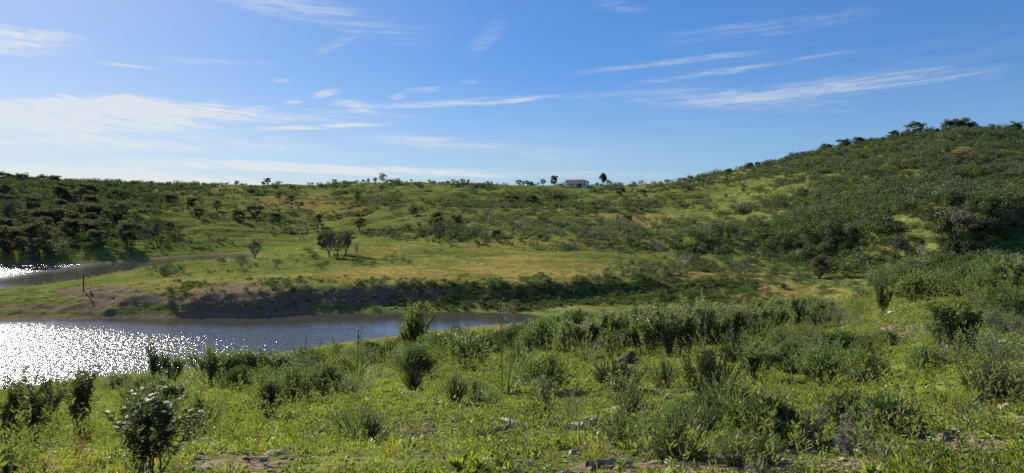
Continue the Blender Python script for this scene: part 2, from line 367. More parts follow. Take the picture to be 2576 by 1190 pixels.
mxw = nt.nodes.new('ShaderNodeMixShader'); nt.links.new((wind * .22).s, mxw.inputs[0])
nt.links.new(b.outputs[0], mxw.inputs[1]); nt.links.new(b2.outputs[0], mxw.inputs[2]); out(nt, mxw.outputs[0])
wv, wf = [], []
gx = np.linspace(-260, 160, 40); gy = np.linspace(28, 230, 30)
GX, GY = np.meshgrid(gx, gy)
wmesh = new_mesh('water', np.stack([GX, GY, GX * 0], -1).reshape(-1, 3), grid_faces(30, 40), [wm])
water = bpy.data.objects.new('water', wmesh); ROOT.objects.link(water); tag(water, 'rippled reservoir water glittering in the low sun', kind='structure')
# ================================================================ plant materials
def leaf_mat(name, c1, c2, trans=(.10, .16, .02), tf=0.35, rough=0.5, spec=0.35, dead=None):
    m, nt = new_mat(name)
    oi = nt.nodes.new('ShaderNodeObjectInfo'); g = nt.nodes.new('ShaderNodeNewGeometry')
    ro = NX(nt, oi.outputs['Random']); ri = NX(nt, g.outputs['Random Per Island'])
    f = (ro * .65 + ri * .55 - .1).cl()
    col = mixc(nt, f, c1, c2)
    if dead: col = mixc(nt, ri.ss(.90, .94), col, dead)
    b = principled(nt, col, rough, spec)
    t = nt.nodes.new('ShaderNodeBsdfTranslucent')
    tcl = mixc(nt, ri * .7, trans, tuple(x * .6 for x in trans)); nt.links.new(tcl, t.inputs[0])
    mx = nt.nodes.new('ShaderNodeMixShader'); mx.inputs[0].default_value = tf
    nt.links.new(b.outputs[0], mx.inputs[1]); nt.links.new(t.outputs[0], mx.inputs[2]); out(nt, mx.outputs[0])
    return m
def plain_mat(name, c1, c2, scale=8.0, rough=0.85, spec=0.2, bd=0.0, metal=0.0, contrast=(.35, .65)):
    m, nt = new_mat(name)
    tcn = nt.nodes.new('ShaderNodeTexCoord'); v = tcn.outputs['Object']
    n = noise(nt, v, scale, 5, .62); col = mixc(nt, n.ss(*contrast), c1, c2)
    b = principled(nt, col, rough, spec, bump(nt, n, bd) if bd else None); b.inputs['Metallic'].default_value = metal
    out(nt, b.outputs[0]); return m
M = dict(
 rock_leaf = leaf_mat('rockrose_leaf', (.035, .055, .018), (.075, .100, .040), (.13, .18, .03), .30, .62, .12),
 rock_pale = leaf_mat('rockrose_pale_leaf', (.105, .140, .058), (.190, .220, .120), (.26, .34, .07), .34, .5, .35),
 lav = leaf_mat('lavender_leaf', (.085, .125, .050), (.160, .200, .095), (.20, .29, .07), .36, .6, .25),
 broom = leaf_mat('broom_leaf', (.060, .108, .026), (.115, .175, .048), (.19, .30, .045), .34, .45, .4),
 heath = leaf_mat('heath_leaf', (.028, .050, .022), (.050, .080, .032), (.07, .11, .025), .18, .6, .2),
 bright = leaf_mat('bright_leaf', (.10, .15, .03), (.17, .21, .05), (.22, .28, .04), .40, .5, .3),
 strap = leaf_mat('strap_leaf', (.040, .075, .028), (.075, .120, .042), (.14, .22, .035), .35, .6, .15),
 dryish = leaf_mat('meadow_blade', (.100, .120, .030), (.175, .175, .060), (.24, .25, .05), .4, .7, .05, (.24, .17, .07)),
 grass = leaf_mat('grass_blade', (.110, .135, .022), (.190, .195, .040), (.38, .40, .035), .45, .6, .12, (.26, .18, .06)),
 weed = leaf_mat('weed_leaf', (.090, .145, .022), (.150, .200, .036), (.34, .44, .03), .42, .5, .25),
 herb = leaf_mat('herb_leaf', (.075, .105, .030), (.140, .160, .055), (.22, .27, .035), .35, .55, .2, (.20, .13, .06)),
 straw = leaf_mat('straw_blade', (.20, .15, .06), (.30, .23, .10), (.30, .22, .06), .3, .6, .25),
 oak = leaf_mat('oak_leaf', (.075, .080, .052), (.120, .126, .082), (.12, .14, .04), .38, .7, .15),
 oak_pale = leaf_mat('pale_oak_leaf', (.10, .11, .066), (.155, .165, .105), (.09, .10, .03), .2, .7, .15),
 scrub = leaf_mat('scrub_leaf', (.036, .056, .022), (.105, .132, .060), (.12, .17, .035), .20, .6, .25),
 scrub2 = leaf_mat('green_scrub_leaf', (.042, .075, .022), (.095, .145, .042), (.14, .22, .035), .22, .65, .2),
 pale_scrub = leaf_mat('pale_scrub_leaf', (.090, .115, .060), (.165, .190, .110), (.16, .20, .06), .28, .7, .12),
 dead = leaf_mat('dead_leaf', (.20, .165, .15), (.36, .30, .275), (.12, .09, .06), .15, .7, .2),
 petal = leaf_mat('white_petal', (.78, .77, .72), (.85, .84, .80), (.8, .78, .7), .35, .5, .3),
 yellow = leaf_mat('yellow_petal', (.75, .55, .05), (.8, .62, .08), (.7, .5, .05), .3, .5, .3),
 redleaf = leaf_mat('red_stem', (.25, .06, .03), (.35, .10, .05), (.4, .08, .03), .3, .5, .3),
 twig = plain_mat('twig_bark', (.065, .050, .040), (.13, .105, .085), 30),
 greytwig = plain_mat('grey_twig', (.15, .13, .12), (.27, .24, .22), 12),
 bark = plain_mat('oak_bark', (.055, .047, .040), (.12, .105, .09), 6, bd=.03),
 stone = plain_mat('slate_stone', (.12, .098, .075), (.29, .24, .175), 7, .85, .25, .02),
 darkstone = plain_mat('dark_stone', (.045, .038, .034), (.12, .10, .085), 5, .9, .15, .02),
 palestone = plain_mat('pale_stone', (.27, .225, .165), (.46, .395, .30), 9, .85, .25, .01),
 wood = plain_mat('weathered_wood', (.13, .115, .10), (.38, .35, .31), 9, .9, .2, .01),
)
# ================================================================ mesh building
class MB:
    def __init__(s): s.V, s.F, s.I, s.n = [], [], [], 0
    def add(s, V, F, mi=0):
        V = np.asarray(V, float).reshape(-1, 3); F = np.asarray(F, int).reshape(-1, 3)
        s.V.append(V); s.F.append(F + s.n); s.I.append(np.full(len(F), mi)); s.n += len(V)
    def mesh(s, name, mats, smooth_=False):
        return new_mesh(name, np.concatenate(s.V), np.concatenate(s.F), mats, np.concatenate(s.I), smooth_)
def nrm(a): return a / np.maximum(np.linalg.norm(a, axis=-1, keepdims=True), 1e-9)
def leaves(mb, P, D, L, Wd, rng, flat=0.6, fold=.2, mi=0, out_=None, jit=.45):
    """n pointed leaves: base P, direction D, length L, width Wd; flat=1 turns the faces up, 0 leaves them any way"""
    P = np.asarray(P, float); n = len(P); D = nrm(np.asarray(D, float))
    L = np.broadcast_to(L, (n,))[:, None]; Wd = np.broadcast_to(Wd, (n,))[:, None]
    ref = rng.normal(size=(n, 3)) * (1 - flat); ref[:, 2] += flat
    if out_ is not None: ref = nrm(out_) + rng.normal(size=(n, 3)) * jit        # leaf faces turned outwards, as on a bush's skin
    side = nrm(np.cross(D, ref) + 1e-6); up = np.cross(side, D)
    a = P + D * L * .45 + side * Wd / 2 + up * fold * Wd; b = P + D * L * .45 - side * Wd / 2 + up * fold * Wd
    V = np.stack([P, a, P + D * L, b], 1).reshape(-1, 3); i = np.arange(n)[:, None] * 4
    mb.add(V, np.concatenate([i + [0, 1, 2], i + [0, 2, 3]], 0), mi)
def strap(mb, P, D, L, w, rng, arch=.5, seg=4, mi=0):
    """a long blade that arches over"""
    D = nrm(np.asarray(D, float)); side = nrm(np.cross(D, [0, 0, 1.0]) + 1e-6); hz = nrm(D * [1, 1, 0] + 1e-6)
    t = np.linspace(0, 1, seg + 1)[:, None]
    C = P + D * L * t + (hz * .35 - np.array([0, 0, 1.0])) * L * arch * t ** 2.4
    ww = w * (1 - t ** 1.6) + w * .02
    V = np.concatenate([C + side * ww / 2, C - side * ww / 2]); k = seg + 1; F = []
    for i in range(seg): F += [[i, i + 1, k + i + 1], [i, k + i + 1, k + i]]
    mb.add(V, F, mi)
def tube(mb, pts, rad, n=4, mi=0):
    pts = np.asarray(pts, float); k = len(pts); rad = np.broadcast_to(rad, (k,))
    d = nrm(np.gradient(pts, axis=0)); ref = np.array([1.0, 0, 0]) if abs(d[0, 0]) < .8 else np.array([0, 1.0, 0])
    s = nrm(np.cross(d, ref)); u = np.cross(d, s); a = np.arange(n) * 2 * np.pi / n
    V = pts[:, None] + (s[:, None] * np.cos(a)[None, :, None] + u[:, None] * np.sin(a)[None, :, None]) * rad[:, None, None]
    F = []
    for i in range(k - 1):
        for j in range(n):
            p, q = i * n + j, i * n + (j + 1) % n; F += [[p, q, q + n], [p, q + n, p + n]]
    mb.add(V.reshape(-1, 3), F, mi)
def curve(p, d, L, rng, n=5, up=.25, jit=.08):
    """a wandering twig that bends up; returns its points"""
    p = np.array(p, float); d = nrm(np.array(d, float)); o = [p.copy()]
    for i in range(n):
        d = nrm(d + rng.normal(size=3) * jit + np.array([0, 0, up / n])); p = p + d * L / n; o.append(p.copy())
    return np.array(o)
def rdir(rng, tilt_lo, tilt_hi, n=None):
    k = n or 1; a = rng.uniform(0, 2 * np.pi, k); t = np.radians(rng.uniform(tilt_lo, tilt_hi, k))
    d = np.stack([np.cos(a) * np.sin(t), np.sin(a) * np.sin(t), np.cos(t)], 1)
    return d if n else d[0]
def along(pts, t):
    t = np.clip(t, 0, .999) * (len(pts) - 1); i = t.astype(int); f = (t - i)[:, None]
    return pts[i] * (1 - f) + pts[i + 1] * f, nrm(pts[i + 1] - pts[i])

# every builder returns {part name: mesh}; plants are about 1 m tall and are scaled when planted
def p_rockrose(seed, mat, ns=7, leafL=.075, droop=.2, flowers=0, dens=1.0, spread=24):
    rng = np.random.default_rng(seed); st, fo, fl = MB(), MB(), MB(); LP, LD = [], []; tips = []
    for i in range(ns):
        c = curve([rng.normal() * .04 * (ns > 3), rng.normal() * .04 * (ns > 3), -.04], rdir(rng, 3, spread), rng.uniform(.72, 1.02), rng, 7, .25, .06)
        tube(st, c, np.linspace(.011, .003, 8)); tips.append(c[-1]); tw = [(c, .30)]
        for j in range(rng.integers(5, 9)):
            b, d = along(c, np.array([rng.uniform(.25, .92)]))
            k = curve(b[0], d[0] + rdir(rng, 40, 95) * 1.1, rng.uniform(.18, .42), rng, 4, .7, .1)
            tube(st, k, np.linspace(.005, .002, 5), 3); tw.append((k, .15)); tips.append(k[-1])
        for k, lo in tw:
            ln = np.linalg.norm(np.diff(k, axis=0), axis=1).sum(); m = int(ln * 85 * dens)
            b, d = along(k, rng.uniform(lo, 1, m) ** .8); s = rdir(rng, 50, 95, m)
            LP.append(b); LD.append(d * .55 + s * .8 - np.array([0, 0, droop]))
    LP, LD = np.concatenate(LP), np.concatenate(LD)
    leaves(fo, LP, LD, rng.uniform(.6, 1.15, len(LP)) * leafL, rng.uniform(.2, .27, len(LP)) * leafL, rng, .5)
    o = dict(stems=st.mesh('stems', [M['twig']]), foliage=fo.mesh('foliage', [mat]))
    if flowers:
        tips = np.array(tips); tips = tips[np.argsort(-tips[:, 2] + rng.normal(size=len(tips)) * .3)][:flowers]
        for t in tips:
            ax = rdir(rng, 10, 70); a = nrm(np.cross(ax, [0.3, 1, .2])); b = np.cross(ax, a)
            for q in range(5):
                an = q * 1.2566; dd = a * np.cos(an) + b * np.sin(an) + ax * .35
                leaves(fl, [t + ax * .01], [dd], .026, .024, rng, 0, .1)
            leaves(fl, [t] * 3, rdir(rng, 0, 60, 3), .012, .010, rng, 0, 0, 1)
        o['flowers'] = fl.mesh('flowers', [M['petal'], M['yellow']])
    return o
def p_lavender(seed, mat, n=75, leafL=.045, spread=34, per=46):
    rng = np.random.default_rng(seed); st, fo = MB(), MB(); LP, LD = [], []
    for i in range(n):
        d = rdir(rng, 0, spread * 1.25); L = rng.uniform(.6, 1.0)
        c = curve(np.array([d[0] * .12, d[1] * .12, -.03]), d, L, rng, 5, .45, .07)
        tube(st, c, np.linspace(.006, .0025, 6), 3)
        b, dd = along(c, rng.uniform(.22, 1.0, per) ** .75); LP.append(b); LD.append(dd * 1.0 + rdir(rng, 20, 120, per) * .55)
    LP, LD = np.concatenate(LP), np.concatenate(LD)
    leaves(fo, LP, LD, rng.uniform(.6, 1.2, len(LP)) * leafL, leafL * .24, rng, .2)
    return dict(stems=st.mesh('stems', [M['twig']]), foliage=fo.mesh('foliage', [mat]))
def p_bush(seed, mat, n=420, leafL=.045, wide=.75, per=13, w=.28, gaps=.25, stemmat='twig'):
    """a rounded bush of many leafy shoots, with an uneven outline"""
    rng = np.random.default_rng(seed); st, fo = MB(), MB(); LP, LD = [], []
    lobes = [(rdir(rng, 0, 85) * rng.uniform(.15, .5), rng.uniform(.35, .6)) for _ in range(9)]
    for i in range(12):
        tube(st, curve([rng.normal() * .04, rng.normal() * .04, -.04], rdir(rng, 5, 55) * [wide, wide, 1], .62, rng, 5, .2, .12), np.linspace(.011, .003, 6))
    for i in range(n):
        c0, r0 = lobes[rng.integers(9)]; d = rdir(rng, 0, 105); d[2] = abs(d[2])
        b = (np.array([c0[0] * wide, c0[1] * wide, c0[2] + .12]) + d * r0 * rng.uniform(.35, .85) * [wide, wide, .8])
        if b[2] < .02: b[2] = rng.uniform(.02, .15)
        k = curve(b, d + [0, 0, .5], rng.uniform(.1, .22), rng, 3, .5, .15)
        if rng.random() < .30: tube(st, np.vstack([[[0, 0, 0]], [k[0] * .6 + [0, 0, .02]], k]), [.005, .004, .003, .003, .002, .001], 3)
        p, dd = along(k, rng.uniform(0, 1, per)); LP.append(p); LD.append(dd * .8 + rdir(rng, 20, 150, per) * .7)
    LP, LD = np.concatenate(LP), np.concatenate(LD)
    leaves(fo, LP, LD, rng.uniform(.6, 1.2, len(LP)) * leafL, leafL * w, rng, out_=nrm(LP - [0, 0, .15]), jit=.5)
    return dict(stems=st.mesh('stems', [M[stemmat]]), foliage=fo.mesh('foliage', [mat]))
def p_tuft(seed, n=46, stalks=0, w=.022):
    rng = np.random.default_rng(seed); fo, sk = MB(), MB()
    for i in range(n):
        d = rdir(rng, 4, 58); strap(fo, np.array([d[0] * .05, d[1] * .05, -.03]), d, rng.uniform(.75, 1.15), w * rng.uniform(.7, 1.2), rng, rng.uniform(.08, .5), 5)
    o = dict(leaves=fo.mesh('leaves', [M['strap']]))
    if stalks:
        o.update(p_stalk(seed + 1, stalks))
    return o
def p_stalk(seed, n=1, h=2.2, mat='twig', lean=9):
    rng = np.random.default_rng(seed); sk, sd = MB(), MB()
    for i in range(n):
        c = curve([rng.normal() * .04, rng.normal() * .04, -.03], rdir(rng, 0, lean), h * rng.uniform(.75, 1), rng, 6, .05, .035)
        tube(sk, c, np.linspace(.010, .005, 7), 4)
        b, d = along(c, rng.uniform(.72, 1, 26)); leaves(sd, b, d * .3 + rdir(rng, 30, 110, 26), .040, .022, rng, 0)
        for q in range(2):
            b, d = along(c, np.array([rng.uniform(.6, .8)])); k = curve(b[0], d[0] + rdir(rng, 40, 70) * .6, .3, rng, 3, .3, .05); tube(sk, k, [.005, .004, .003, .002], 3)
            b, d = along(k, rng.uniform(.4, 1, 12)); leaves(sd, b, d * .3 + rdir(rng, 30, 110, 12), .035, .02, rng, 0)
    return dict(stalk=sk.mesh('stalk', [M[mat]]), seed_head=sd.mesh('seed_head', [M['dead']]))
def p_thistle(seed):
    rng = np.random.default_rng(seed); st, hd = MB(), MB()
    for i in range(11):
        c = curve([rng.normal() * .05, rng.normal() * .05, -.03], rdir(rng, 0, 38), rng.uniform(.5, 1), rng, 5, .1, .14); tube(st, c, np.linspace(.009, .004, 6))
        for t in (1.0, .8, .62, .45):
            b, d = along(c, np.array([t])); q = b[0] + rng.normal(size=3) * .05; m = 60
            leaves(hd, q + rng.normal(size=(m, 3)) * .018, rdir(rng, 0, 140, m), rng.uniform(.05, .11, m), .012, rng, 0)
    return dict(stems=st.mesh('stems', [M['greytwig']]), seed_heads=hd.mesh('seed_heads', [M['dead']]))
def twigs(mb, p, d, L, r, rng, depth, ends, nsub=3, up=.3, jit=.18):
    c = curve(p, d, L, rng, 4, up, jit); tube(mb, c, np.linspace(r, r * .55, 5), 5 if r > .04 else 3)
    if depth == 0: ends.append(c[-1]); return
    for i in range(nsub):
        b, dd = along(c, np.array([rng.uniform(.45, 1.0) if i else .999]))
        twigs(mb, b[0], dd[0] * .8 + rdir(rng, 30, 95) * .75, L * rng.uniform(.55, .8), r * .55, rng, depth - 1, ends, nsub, up, jit)
def p_deadbush(seed, leafy=0, mat='dead'):
    rng = np.random.default_rng(seed); st, fo = MB(), MB(); ends = []
    for i in range(9): twigs(st, [0, 0, -.03], rdir(rng, 5, 45), .42, .010, rng, 3, ends, 3, .3, .15)
    o = dict(stems=st.mesh('stems', [M['greytwig']]))
    if leafy:
        E = np.array(ends); m = leafy; P = E[rng.integers(len(E), size=m)] + rng.normal(size=(m, 3)) * .04
        leaves(fo, P, rdir(rng, 0, 120, m), .045, .014, rng, .3); o['foliage'] = fo.mesh('foliage', [M[mat]])
    return o
def p_tree(seed, mat, flat=.55, trunk=.32, nclump=46, per=52, leafL=.075, wide=.62, sparse=0.0, bark='bark', lean=8):
    """a tree 1 unit tall: bent trunk, forking limbs, leaf clumps at the limb ends"""
    rng = np.random.default_rng(seed); tr, cr = MB(), MB(); ends = []
    t = curve([0, 0, -.06], rdir(rng, 0, lean), trunk + .06, rng, 4, .1, .12); tube(tr, t, np.linspace(.055, .038, 5), 7)
    nl = rng.integers(4, 6)
    for i in range(nl):
        a = 2 * np.pi * (i + rng.uniform(-.3, .3)) / nl; tl = np.radians(rng.uniform(30, 62))
        d = np.array([np.cos(a) * np.sin(tl), np.sin(a) * np.sin(tl), np.cos(tl)])
        twigs(tr, t[-1] - [0, 0, rng.uniform(0, .06)], d, wide * .52, .022, rng, 2, ends, 3, .35, .16)
    E = np.array(ends); top = np.percentile(E[:, 2], 90); E[:, 2] = trunk + (E[:, 2] - trunk) * (.93 - trunk) / (top - trunk + 1e-6)
    C = E[rng.integers(len(E), size=nclump)] + rng.normal(size=(nclump, 3)) * [.06, .06, .03]
    k = nclump // 2; q = nrm(rng.normal(size=(k, 3))) * rng.uniform(.45, 1, (k, 1)) ** .5; hh = (.95 - trunk) / 2      # fill the crown's volume
    C[:k] = q * [wide * .66, wide * .66, hh * .9] + [0, 0, trunk * .9 + hh]
    rr = rng.uniform(.06, .135, nclump); P, D = [], []
    for c, r in zip(C, rr):
        m = int(per * 1.9 * (1 - sparse) * (r / .1) ** 2); d = nrm(rng.normal(size=(m, 3))); P.append(c + d * r * [1.15, 1.15, flat] * (rng.uniform(.3, 1.0, (m, 1)) ** .5)); D.append(d + rng.normal(size=(m, 3)) * .5)
    P, D = np.concatenate(P), np.concatenate(D); O = D.copy(); D = rng.normal(size=D.shape) + D * .3
    leaves(cr, P, D, rng.uniform(.55, 1.1, len(P)) * leafL * .75, leafL * .42, rng, out_=O)
    return dict(trunk=tr.mesh('trunk', [M[bark]]), crown=cr.mesh('crown', [mat]))
def p_bare(seed, leafy=500, mat='dead', trunk=.25, depth=4):
    rng = np.random.default_rng(seed); tr, cr = MB(), MB(); ends = []
    t = curve([0, 0, -.05], rdir(rng, 0, 12), trunk + .05, rng, 4, .1, .14); tube(tr, t, np.linspace(.035, .026, 5), 6)
    for i in range(5): twigs(tr, t[-1] - [0, 0, rng.uniform(0, .05)], rdir(rng, 18, 60), .30, .016, rng, depth - 1, ends, 3, .35, .18)
    o = dict(trunk=tr.mesh('trunk', [M['greytwig']])); E = np.array(ends)
    if leafy:
        P = E[rng.integers(len(E), size=leafy)] + rng.normal(size=(leafy, 3)) * .03
        leaves(cr, P, rdir(rng, 0, 130, leafy), .034, .014, rng, .2); o['crown'] = cr.mesh('crown', [M[mat]])
    return o
def p_scrub(seed, mat, n=150, card=.15, wide=.62, spiky=.3):
    """a shrub seen from far away: ragged clumps of leaf cards on a few stems"""
    rng = np.random.default_rng(seed); mb = MB()
    lob = [(np.array([rng.normal() * .26 * wide / .6, rng.normal() * .26 * wide / .6, rng.uniform(.22, .62)]), rng.uniform(.2, .34)) for _ in range(6)]
    k = rng.integers(6, size=n); c = np.array([l[0] for l in lob])[k]; r = np.array([l[1] for l in lob])[k][:, None]
    d = nrm(rng.normal(size=(n, 3))); P = c + d * r * (rng.uniform(.35, 1, (n, 1)) ** .5); P[:, 2] = np.maximum(P[:, 2], .02 + rng.uniform(0, .1, n))
    leaves(mb, P, d * .25 + np.array([0, 0, spiky]) + rng.normal(size=(n, 3)) * .7, rng.uniform(.6, 1.2, n) * card, card * .5, rng, out_=d * .7 + nrm(P - [0, 0, .25]) * .6)
    return mb.mesh('scrub', [mat])
def stone_mesh(seed, flat=.35, sub=2, mat='stone', rag=.35):
    import bmesh
    rng = np.random.default_rng(seed); bm = bmesh.new(); bmesh.ops.create_icosphere(bm, subdivisions=sub, radius=1)
    V = np.array([v.co[:] for v in bm.verts]); F = np.array([[v.index for v in f.verts] for f in bm.faces]); bm.free()
    for i in range(9):                                   # chop flat facets
        d = nrm(rng.normal(size=3)); h = rng.uniform(.45, .8); e = V @ d; V = V - np.outer(np.maximum(e - h, 0), d)
    V += rng.normal(size=V.shape) * .025; V *= [1, rng.uniform(.6, .9), flat]
    return new_mesh('stone', V, F, [M[mat]])
# ================================================================ planting
HOR = {}
def z_at(x, y): return float(terrain(np.array([x]), np.array([y]))[0])
def ground_at(u, v, ymin=2.5, ymax=70.0):
    """the first ground point along a bearing that lies as low as v in the photo"""
    Y = np.geomspace(ymin, ymax, 1500); X = (u - U0) / FPX * Y; Z = terrain(X, Y); vv = V0 + (EYE - Z) / Y * FPX
    k = np.argmax(vv <= v) if (vv <= v).any() else int(np.argmin(vv)); return X[k], Y[k], Z[k]
def spawn(parts, name, loc, scale, rot=None, label=None, cat=None, group=None, rng=random):
    """one plant: a single mesh, or an Empty carrying its parts"""
    if rot is None: rot = (rng.uniform(-.05, .05), rng.uniform(-.05, .05), rng.uniform(0, 6.28))
    if isinstance(scale, (int, float)): scale = (scale,) * 3
    root = bpy.data.objects.new(name, None if isinstance(parts, dict) else parts); ROOT.objects.link(root)
    root.location = loc; root.rotation_euler = rot; root.scale = scale
    if isinstance(parts, dict):
        root.empty_display_size = .1
        for k, me in parts.items():
            c = bpy.data.objects.new(k, me); ROOT.objects.link(c); c.parent = root
    tag(root, label, cat, group); return root
def scatter(name, label, protos, X, Y, scl, seed, sink=0.0, tilt=.12, squash=None, pick=None):
    """countless small things as one object: instances of a few meshes on points"""
    rng = np.random.default_rng(seed); n = len(X); Z = terrain(X, Y) - sink
    me = bpy.data.meshes.new(name); me.vertices.add(n); me.vertices.foreach_set('co', np.stack([X, Y, Z], 1).astype(np.float32).ravel())
    a = me.attributes.new('rot', 'FLOAT_VECTOR', 'POINT')
    a.data.foreach_set('vector', np.stack([rng.normal(size=n) * tilt, rng.normal(size=n) * tilt, rng.uniform(0, 6.28, n)], 1).astype(np.float32).ravel())
    S = np.repeat(np.asarray(scl)[:, None], 3, 1)
    S = S * rng.uniform(.85, 1.2, (n, 3)) if squash is None else S * squash
    a = me.attributes.new('scl', 'FLOAT_VECTOR', 'POINT'); a.data.foreach_set('vector', S.astype(np.float32).ravel())
    a = me.attributes.new('pick', 'INT', 'POINT'); a.data.foreach_set('value', (rng.integers(0, len(protos), n) if pick is None else pick).astype(np.int32))
    o = bpy.data.objects.new(name, me); ROOT.objects.link(o)
    col = bpy.data.collections.new(name + '_kinds')
    for i, p in enumerate(protos): col.objects.link(bpy.data.objects.new('%s_kind_%02d' % (name, i), p))
    ng = bpy.data.node_groups.new(name, 'GeometryNodeTree')
    ng.interface.new_socket('Geometry', in_out='INPUT', socket_type='NodeSocketGeometry'); ng.interface.new_socket('Geometry', in_out='OUTPUT', socket_type='NodeSocketGeometry')
    N, Lk = ng.nodes, ng.links; gi, go = N.new('NodeGroupInput'), N.new('NodeGroupOutput')
    ci = N.new('GeometryNodeCollectionInfo'); ci.inputs['Collection'].default_value = col; ci.inputs['Separate Children'].default_value = True; ci.inputs['Reset Children'].default_value = True
    ip = N.new('GeometryNodeInstanceOnPoints'); ip.inputs['Pick Instance'].default_value = True
    def na(nm, ty):
        k = N.new('GeometryNodeInputNamedAttribute'); k.data_type = ty; k.inputs['Name'].default_value = nm; return k.outputs['Attribute']
    Lk.new(gi.outputs[0], ip.inputs['Points']); Lk.new(ci.outputs[0], ip.inputs['Instance']); Lk.new(na('pick', 'INT'), ip.inputs['Instance Index'])
    Lk.new(na('rot', 'FLOAT_VECTOR'), ip.inputs['Rotation']); Lk.new(na('scl', 'FLOAT_VECTOR'), ip.inputs['Scale']); Lk.new(ip.outputs[0], go.inputs[0])
    o.modifiers.new('scatter', 'NODES').node_group = ng
    tag(o, label, kind='stuff'); return o
# horizon angle seen from the camera, to leave out what stands behind a hill
_HZ = np.maximum.accumulate(np.where(_yg[None, :] > 4, (GZ - EYE) / np.maximum(_yg[None, :], 1), -9), 1)
def hidden(X, Y, h):
    """true where a plant of height h stands wholly behind nearer ground"""
    j = sample(_HZ, X, Y * .985); return (terrain(X, Y) + h - EYE) / Y < j - .002
def field(n, ylo, yhi, seed, amax=.80, power=1.0):
    """n random ground points in the view, even in area when power=1"""
    rng = np.random.default_rng(seed); t = rng.uniform(0, 1, n)
    e = 2.0 * power; Y = (ylo ** e + t * (yhi ** e - ylo ** e)) ** (1 / e); return rng.uniform(-amax, amax, n) * Y, Y

# ---------------------------------------------------------------- hillside scrub
rg = np.random.default_rng(5)
gx_, gy_ = np.meshgrid(np.arange(-420, 420, 1.75), np.arange(70, 520, 1.9)); gx_ = gx_ + rg.uniform(-.8, .8, gx_.shape); gy_ = gy_ + rg.uniform(-.45, .45, gy_.shape) + fbm(gx_ / 20, gy_ / 20, 14, 2) * 3
k_ = (np.abs(gx_) < .8 * gy_); X, Y = gx_[k_], gy_[k_]
Z = terrain(X, Y); S = sample(GS, X, Y); U = U0 + X / Y * FPX; V = V0 + (EYE - Z) / Y * FPX
def gb(u, v, ru, rv): return np.exp(-(((U - u) / ru) ** 2 + ((V - v) / rv) ** 2))
cl1 = fbm(X / 22, Y / 22, 91, 4); cl2 = fbm(X / 24, Y / 6, 95, 3)
den = smooth(14.0, 15.2, S) * (.50 + 1.6 * cl1 + 1.1 * cl2)
den += smooth(15, 16, S) * smooth(1700, 2150, U) * .75 + smooth(13.6, 14.4, S) * smooth(1900, 2150, U) * .5
den += smooth(15, 16, S) * (1 - smooth(200, 600, U)) * .9
den += smooth(10.8, 12, S) * (1 - smooth(14, 15, S)) * (.07 + .5 * cl1 + .4 * cl2) * (U > 560)
den += smooth(12.0, 13.0, S) * (S < 15.5) * smooth(1750, 2100, U) * .9
den += .9 * gb(1780, 622, 330, 13) + .6 * gb(1550, 618, 150, 8)
den += .8 * gb(1500, 600, 420, 22) + .9 * gb(1200, 590, 260, 16) + .9 * gb(1450, 565, 260, 14) + .8 * gb(1250, 520, 200, 12)
den += .9 * gb(1380, 505, 140, 14) + .7 * gb(700, 550, 150, 14) + .45 * gb(820, 665, 220, 9) + .5 * gb(1000, 655, 60, 8) + .9 * gb(1640, 685, 120, 22) + .8 * gb(1850, 680, 260, 30)
den += .7 * gb(2300, 660, 400, 60) + .5 * gb(1700, 730, 220, 22) + .5 * gb(480, 692, 110, 8) * 1.2
den -= .9 * gb(860, 612, 200, 12) + .8 * gb(960, 632, 90, 10) + .8 * gb(1300, 660, 220, 18) + .6 * gb(760, 500, 120, 10) + .6 * gb(820, 530, 60, 12) + .7 * gb(560, 600, 150, 12)
hs_ = np.where((S < 14) & (U > 500), .65, 1.0)
den -= .7 * gb(1380, 612, 120, 4) + .6 * gb(2150, 630, 140, 4) + .7 * gb(1750, 545, 160, 5) + .8 * gb(1440, 483, 45, 6) + .7 * gb(1850, 500, 160, 5) + .9 * gb(2370, 370, 60, 10) + .5 * gb(2090, 445, 60, 5)
den -= smooth(7, 7.8, S) * (1 - smooth(10.3, 10.8, S)) * (U < 1500) * 2 + (Y > 480) * 2
den -= (Z < .7) * 3
den -= smooth(18.4, 19.6, S) * (U < 1700) * (U > 250) * .25 + smooth(14.5, 15.5, S) * (1 - smooth(1250, 1500, U)) * smooth(300, 600, U) * .16
# per-area acceptance: about one shrub per 2.5 m2 where thick
fph = terrace_phase(X, Y); row = smooth(.35, .75, fph)      # shrubs root on the risers, grass keeps the treads
den = den * (1 - (.84 - .18 * smooth(1850, 2100, U)) * smooth(14.4, 15.5, S) * (1 - row) * smooth(250, 600, U))
acc = np.clip(den, 0, 1) ** 1.2 * np.clip(.62 + .22 * smooth(1650, 2150, U) + .25 * gb(1400, 555, 420, 60) + .2 * smooth(500, 250, U), 0, .92)
hgt = np.clip(rg.lognormal(0, .34, len(X)), .4, 1.9) * (1.35 + .35 * smooth(1650, 2150, U) + .75 * gb(2380, 625, 380, 55) + .35 * smooth(500, 250, U)) * hs_ * (1 + .35 * smooth(220, 420, Y))
keep = (rg.random(len(X)) < acc) & ~hidden(X, Y, hgt)
X, Y, Z, S, U, V, hgt = (a[keep] for a in (X, Y, Z, S, U, V, hgt))
print('scrub', len(X))
SCRUB = [p_scrub(100 + i, M['scrub' if i % 3 else 'scrub2'], 560, .11, .70 + .10 * (i % 3), .2 + .3 * (i % 2)) for i in range(8)] + \
        [p_scrub(120 + i, M['pale_scrub'], 240, .13, .5, .8) for i in range(2)]
print('scrub', len(X)); order = np.argsort(-hgt / Y); big, rest = order[:300], order[300:]
used_labels = set()
